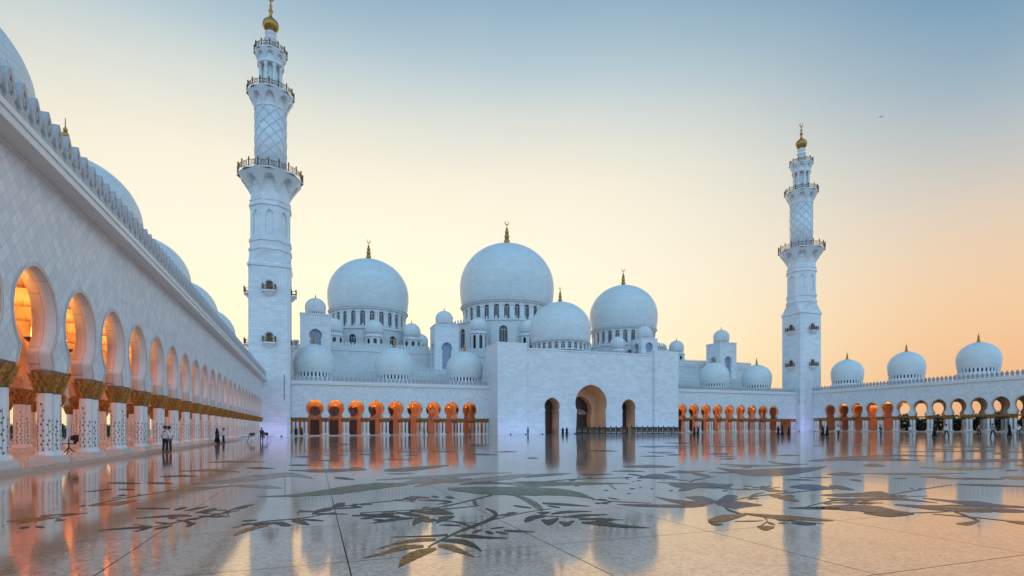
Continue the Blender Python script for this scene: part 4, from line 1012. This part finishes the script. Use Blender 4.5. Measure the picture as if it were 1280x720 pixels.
        prof = [(.36, .02), (.35, .2), (.29, .55), (.24, .85), (.215, 1.05), (.225, 1.25), (.23, 1.36), (.17, 1.45), (.085, 1.5)]
        lean = .1 if pose == 'walk' else 0
        for r, z in prof:
            for i in range(seg):
                a = 2*PI*i/seg; rip = 1+.07*math.sin(7*a+.6)*max(0, 1-z/1.1)
                vs.append((r*rip*math.cos(a)*(1.0), r*rip*math.sin(a)*(.72+.1*(z < .5))+lean*(.9-z)*.25, z))
        for q in range(len(prof)-1):
            for i in range(seg): fs.append((q*seg+i, q*seg+(i+1) % seg, (q+1)*seg+(i+1) % seg, (q+1)*seg+i))
        rb.add(vs, fs, 0, True)
        for n in 'LR': rb.tube([J['sho'+n], J['elb'+n], J['wri'+n]], [.09, .085, .1], 10)
        out['abaya'] = rb.mesh('abaya', M['abaya'])
        hs = MB(); vs, fs = [], []
        pr = [(.21, 1.38), (.15, 1.46), (.105, 1.54), (.118, 1.63), (.112, 1.7), (.08, 1.755), (.01, 1.775)]
        seg = 24
        for r, z in pr:
            for i in range(seg):
                a = 2*PI*i/seg; y = r*math.sin(a)+.015
                if y < -.06 and 1.55 < z < 1.69: y = -.06      # opening for the face
                vs.append((r*math.cos(a), y, z))
        for q in range(len(pr)-1):
            for i in range(seg): fs.append((q*seg+i, q*seg+(i+1) % seg, (q+1)*seg+(i+1) % seg, (q+1)*seg+i))
        hs.add(vs, fs, 0, True); out['headscarf'] = hs.mesh('headscarf', M['abaya'])
    FIG[key] = out; return out
def person(kind, pose, x, y, z, rz, label, h=1.75, shirt=None, trousers=None, group='visitors on the court'):
    ms = person_meshes(kind, pose); s_ = h/1.78
    b = put('person', ms['body'], None, (x, y, z), rz, s_); tag(b, label, 'person', group)
    for nm, me in ms.items():
        if nm == 'body': continue
        m2 = me
        if (nm == 'shirt' and shirt) or (nm == 'trousers' and trousers):
            mk = shirt if nm == 'shirt' else trousers; key = ('mesh', kind, pose, nm, mk)
            if key not in FIG: m2 = me.copy(); m2.materials[0] = M[mk]; FIG[key] = m2
            m2 = FIG[key]
        put(nm, m2, b)
    return b
def pdep(kind, pose, px, d, rz, label, h=1.75, shirt=None, trousers=None):
    x, y = at_depth(px, d); return person(kind, pose, x, y, zg(x)+.004, rz, label, h, shirt, trousers)
pdep('man', 'stand', 206.5, 37.0, PI*.85, 'nearest man, in white shirt and dark trousers, beside the left arcade', 1.84)
pdep('man', 'stand', 211.0, 37.6, PI*1.2, 'man in a pale shirt close behind the nearest man', 1.82)
pdep('woman', 'stand', 271.5, 60.0, PI*.4, 'woman in a long black abaya beside the left arcade, left of a man in white', 1.72)
pdep('man', 'point', 279.5, 60.4, -PI*.4, 'man in white bending an arm beside the woman in black, at the left arcade', 1.74)
pdep('man', 'lean', 327, 70, PI*.9, 'lone man in dark clothes standing before the nearer minaret', 1.78, 'trousers')
pdep('man', 'stand', 660, 112, 0, 'lone man in grey standing before the left tower of the gateway', 1.75, 'grey_shirt')
pdep('woman', 'stand', 703.5, 128, PI, 'left woman of two in black beside the centre arch of the gateway', 1.66)
pdep('woman', 'stand', 708.5, 128.6, PI, 'right woman of two in black beside the centre arch of the gateway', 1.68)
pdep('woman', 'stand', 868, 104, .5, 'left woman of a close pair in black below the right end of the gateway', 1.66)
pdep('woman', 'walk', 872.5, 104.6, .7, 'right woman of a close pair in black below the right end of the gateway', 1.7)
pdep('woman', 'walk', 973, 96, 1.2, 'leftmost of three women in black at the foot of the farther minaret', 1.7)
pdep('woman', 'stand', 977.8, 96.5, .9, 'middle one of three women in black at the foot of the farther minaret', 1.74)
pdep('woman', 'stand', 986, 97, .3, 'rightmost of three women in black at the foot of the farther minaret', 1.62)
pdep('woman', 'stand', 1028.5, 85, .3, 'left woman of a touching pair in black right of the farther minaret', 1.66)
pdep('woman', 'walk', 1034, 85.6, .6, 'right woman of a touching pair in black right of the farther minaret', 1.7)
pdep('man', 'stand', 1048, 84, 0, 'man in a white shirt just right of the touching pair of women in black', 1.72)
pdep('man', 'stand', 1101, 78, 0, 'man in dark shirt and jeans standing alone before the right arcade', 1.74, 'trousers', 'jeans')
pdep('man', 'walk', 1138, 82, 1.3, 'man in a white shirt walking alone, midway along the right arcade', 1.68, None, 'grey_shirt')
pdep('woman', 'stand', 1168, 74, .4, 'woman in black before the right arcade, left of a striding man', 1.7)
pdep('man', 'walk', 1183, 72, 1.5, 'striding man in a white shirt right of a woman in black', 1.74)
pdep('man', 'walk', 1224, 77, -1.4, 'man in a maroon shirt walking before the right arcade', 1.72, 'red_shirt')
pdep('man', 'walk', 1241, 70, 1.3, 'man in a grey shirt walking at the far right of the court', 1.78, 'grey_shirt')
pdep('woman', 'stand', 1262, 76, .8, 'woman in black near the right edge of the court, between two walking men', 1.66)
pdep('man', 'walk', 1273, 74, -1.2, 'man in a white shirt and jeans, rightmost person on the court', 1.74, None, 'jeans')
person('woman', 'stand', -3.9, 130.9, .3, 0, 'left figure in black of two inside the arcade next to the nearer minaret', 1.66, group='visitors in the arcade')
person('woman', 'walk', -2.7, 131.0, .3, .8, 'right figure in black of two inside the arcade next to the nearer minaret', 1.7, group='visitors in the arcade')
person('man', 'walk', 24.7, 130.8, .3, 1.0, 'dark clothed man walking in the sixth arch left of the gateway arcade', 1.72, 'trousers', group='visitors in the arcade')
person('man', 'stand', 36.0, 130.8, .3, 0, 'dark clothed man standing in the last arch next to the gateway', 1.72, 'trousers', group='visitors in the arcade')

# ------------------------------------------------------------------ planting outside, bird
def hedge(x, y0, y1, w, h, label, seed, leaves=5200, ls=1.0):
    rnd = random.Random(seed)
    t = thing('hedge', label, 'hedge', (x, (y0+y1)/2, -.6)); hl = (y1-y0)/2
    b = MB(); n = int((y1-y0)/1.2)
    for i in range(n+1):
        yy = -hl+i*2*hl/n; b.tube([(rnd.uniform(-.3, .3), yy, 0), (rnd.uniform(-.4, .4), yy+rnd.uniform(-.3, .3), h*.7)], [.09, .03], 5)
    b.build('trunk', M['tie'], t)
    b = MB()
    for i in range(leaves):
        yy = rnd.uniform(-hl, hl); top = h*(.8+.12*math.sin(yy*.55+seed)+.1*math.sin(yy*1.7))
        p = Vector((rnd.uniform(-w/2, w/2), yy, .3+(top-.3)*rnd.random()**.7)); s_ = rnd.uniform(.18, .42)*ls
        u_ = Vector((rnd.gauss(0, 1), rnd.gauss(0, 1), rnd.gauss(0, 1))).normalized(); v_ = u_.orthogonal().normalized()
        b.add([p-u_*s_, p-v_*s_*.5, p+u_*s_, p+v_*s_*.5], [(0, 1, 2, 3)])
    b.build('crown', M['leafm'], t)
hedge(-52, 10, 190, 3, 3.6, 'dark green hedge outside the left arcade, seen low between its columns', 3, 9000)
hedge(172, 30, 128, 4, 7.0, 'tall dark hedge outside the right arcade, filling the lower part of its arches', 5, 15000, 1.7)
bd = MB(); bx, by = at_depth(1102, 80)
bd.tube([(-.16, 0, 0), (-.06, 0, .01), (.08, 0, .01), (.2, 0, 0)], [.01, .045, .05, .012], 8)
for s_ in (-1, 1):
    bd.add([(-.05, 0, .03), (.1, 0, .03), (.02, s_*.2, .12), (-.06, s_*.36, .06), (-.06, s_*.2, .1)], [(0, 1, 2, 3, 4)])
    bd.add([(-.05, 0, .022), (.1, 0, .022), (.02, s_*.2, .112), (-.06, s_*.36, .055), (-.06, s_*.2, .092)], [(4, 3, 2, 1, 0)])
o = bd.build('bird', M['black'], None, (bx, by, 1.6+390.5*80/685), .4); tag(o, 'tiny dark bird flying high in the sky to the right', 'bird')

# ------------------------------------------------------------------ sky, sun
SUN_AZ_PX = 470.0
u0 = (SUN_AZ_PX-CX)/F_PX; sx, sy = FW[0]+u0*RT[0], FW[1]+u0*RT[1]; l_ = math.hypot(sx, sy); sx, sy = sx/l_, sy/l_
SUN_EL = math.radians(3.0)
w = bpy.data.worlds.new('World'); sc.world = w; w.use_nodes = True
nt = w.node_tree; bg = nt.nodes['Background']
sky = N(nt, 'ShaderNodeTexSky', sky_type='NISHITA'); sky.sun_disc = False; sky.sun_elevation = SUN_EL; sky.sun_rotation = math.atan2(sx, sy)
sky.dust_density = 2.5; sky.air_density = 1.0
tc = N(nt, 'ShaderNodeTexCoord'); sp = N(nt, 'ShaderNodeSeparateXYZ'); nt.links.new(tc.outputs['Generated'], sp.inputs[0])
def lin(c): return tuple(((v/255)/12.92 if v/255 <= .04045 else ((v/255+.055)/1.055)**2.4) for v in c)
def ramp(stops):
    r = N(nt, 'ShaderNodeValToRGB'); r.color_ramp.interpolation = 'B_SPLINE'
    els = r.color_ramp.elements
    while len(els) < len(stops): els.new(.5)
    for e, (p, c) in zip(els, stops): e.position = p; e.color = rgb(c)
    return r
# streaks of thin cloud bend the height at which the colours change
mp = N(nt, 'ShaderNodeMapping'); mp.inputs['Scale'].default_value = (2.2, 2.2, 7.0); nt.links.new(tc.outputs['Generated'], mp.inputs[0])
cn = N(nt, 'ShaderNodeTexNoise'); cn.inputs['Scale'].default_value = 1.3; cn.inputs['Detail'].default_value = 6; cn.inputs['Roughness'].default_value = .55; nt.links.new(mp.outputs[0], cn.inputs['Vector'])
off = N(nt, 'ShaderNodeMath', operation='MULTIPLY_ADD'); off.inputs[1].default_value = .03; off.inputs[2].default_value = -.015; nt.links.new(cn.outputs['Fac'], off.inputs[0])
el = N(nt, 'ShaderNodeMath', operation='ADD'); el.use_clamp = True; nt.links.new(sp.outputs['Z'], el.inputs[0]); nt.links.new(off.outputs[0], el.inputs[1])
r_sun = ramp([(0, lin((255, 232, 168))), (.10, lin((255, 242, 198))), (.26, lin((255, 248, 226))), (.40, lin((250, 240, 216))), (.49, lin((216, 221, 215))), (.56, lin((172, 197, 209))), (.64, lin((126, 162, 192))), (.75, lin((92, 134, 176)))])
r_side = ramp([(0, lin((230, 172, 132))), (.08, lin((241, 188, 140))), (.18, lin((244, 205, 162))), (.29, lin((226, 207, 186))), (.38, lin((186, 194, 196))), (.47, lin((134, 168, 191))), (.57, lin((96, 142, 176))), (.75, lin((62, 108, 156)))])
r_back = ramp([(p, tuple(c/2 for c in col)) for p, col in ((0, (.95, .86, 1.2)), (.13, (.78, 1.09, 1.40)), (.35, (.60, 1.12, 1.52)), (.7, (.42, .90, 1.36)), (1, (.22, .4, .75)))])
back2 = N(nt, 'ShaderNodeVectorMath', operation='SCALE'); back2.inputs['Scale'].default_value = 2.0; nt.links.new(r_back.outputs['Color'], back2.inputs[0])
for r in (r_sun, r_side, r_back): nt.links.new(el.outputs[0], r.inputs['Fac'])
hn = N(nt, 'ShaderNodeVectorMath', operation='MULTIPLY'); hn.inputs[1].default_value = (1, 1, 0); nt.links.new(tc.outputs['Generated'], hn.inputs[0])
nn_ = N(nt, 'ShaderNodeVectorMath', operation='NORMALIZE'); nt.links.new(hn.outputs[0], nn_.inputs[0])
dt = N(nt, 'ShaderNodeVectorMath', operation='DOT_PRODUCT'); dt.inputs[1].default_value = (sx, sy, 0); nt.links.new(nn_.outputs[0], dt.inputs[0])
f1 = N(nt, 'ShaderNodeMapRange', interpolation_type='SMOOTHSTEP'); f1.inputs['From Min'].default_value = .97; f1.inputs['From Max'].default_value = .55; nt.links.new(dt.outputs['Value'], f1.inputs['Value'])
f2 = N(nt, 'ShaderNodeMapRange', interpolation_type='SMOOTHSTEP'); f2.inputs['From Min'].default_value = .45; f2.inputs['From Max'].default_value = -.35; nt.links.new(dt.outputs['Value'], f2.inputs['Value'])
m1 = N(nt, 'ShaderNodeMix', data_type='RGBA'); nt.links.new(f1.outputs[0], m1.inputs['Factor']); nt.links.new(r_sun.outputs[0], m1.inputs['A']); nt.links.new(r_side.outputs[0], m1.inputs['B'])
m2 = N(nt, 'ShaderNodeMix', data_type='RGBA'); nt.links.new(f2.outputs[0], m2.inputs['Factor']); nt.links.new(m1.outputs['Result'], m2.inputs['A']); nt.links.new(back2.outputs[0], m2.inputs['B'])
bg.inputs['Strength'].default_value = .012; nt.links.new(sky.outputs[0], bg.inputs['Color'])
bg2 = N(nt, 'ShaderNodeBackground'); bg2.inputs['Strength'].default_value = 1.0; nt.links.new(m2.outputs['Result'], bg2.inputs['Color'])
ads = N(nt, 'ShaderNodeAddShader'); nt.links.new(bg.outputs[0], ads.inputs[0]); nt.links.new(bg2.outputs[0], ads.inputs[1]); nt.links.new(ads.outputs[0], nt.nodes['World Output'].inputs['Surface'])
sl = bpy.data.lights.new('sun', 'SUN'); sl.energy = .35; sl.angle = math.radians(6); sl.color = (1, .72, .45)
so = bpy.data.objects.new('sun', sl); COL.objects.link(so)
so.rotation_euler = Vector((-sx*math.cos(SUN_EL), -sy*math.cos(SUN_EL), -math.sin(SUN_EL))).to_track_quat('-Z', 'Y').to_euler()

vs_ = sc.view_settings; vs_.view_transform = 'Standard'; vs_.look = 'None'; vs_.exposure = 0; vs_.gamma = 1; vs_.use_curve_mapping = False
sc.cycles.use_denoising = True; sc.cycles.max_bounces = 8; sc.cycles.sample_clamp_indirect = 6
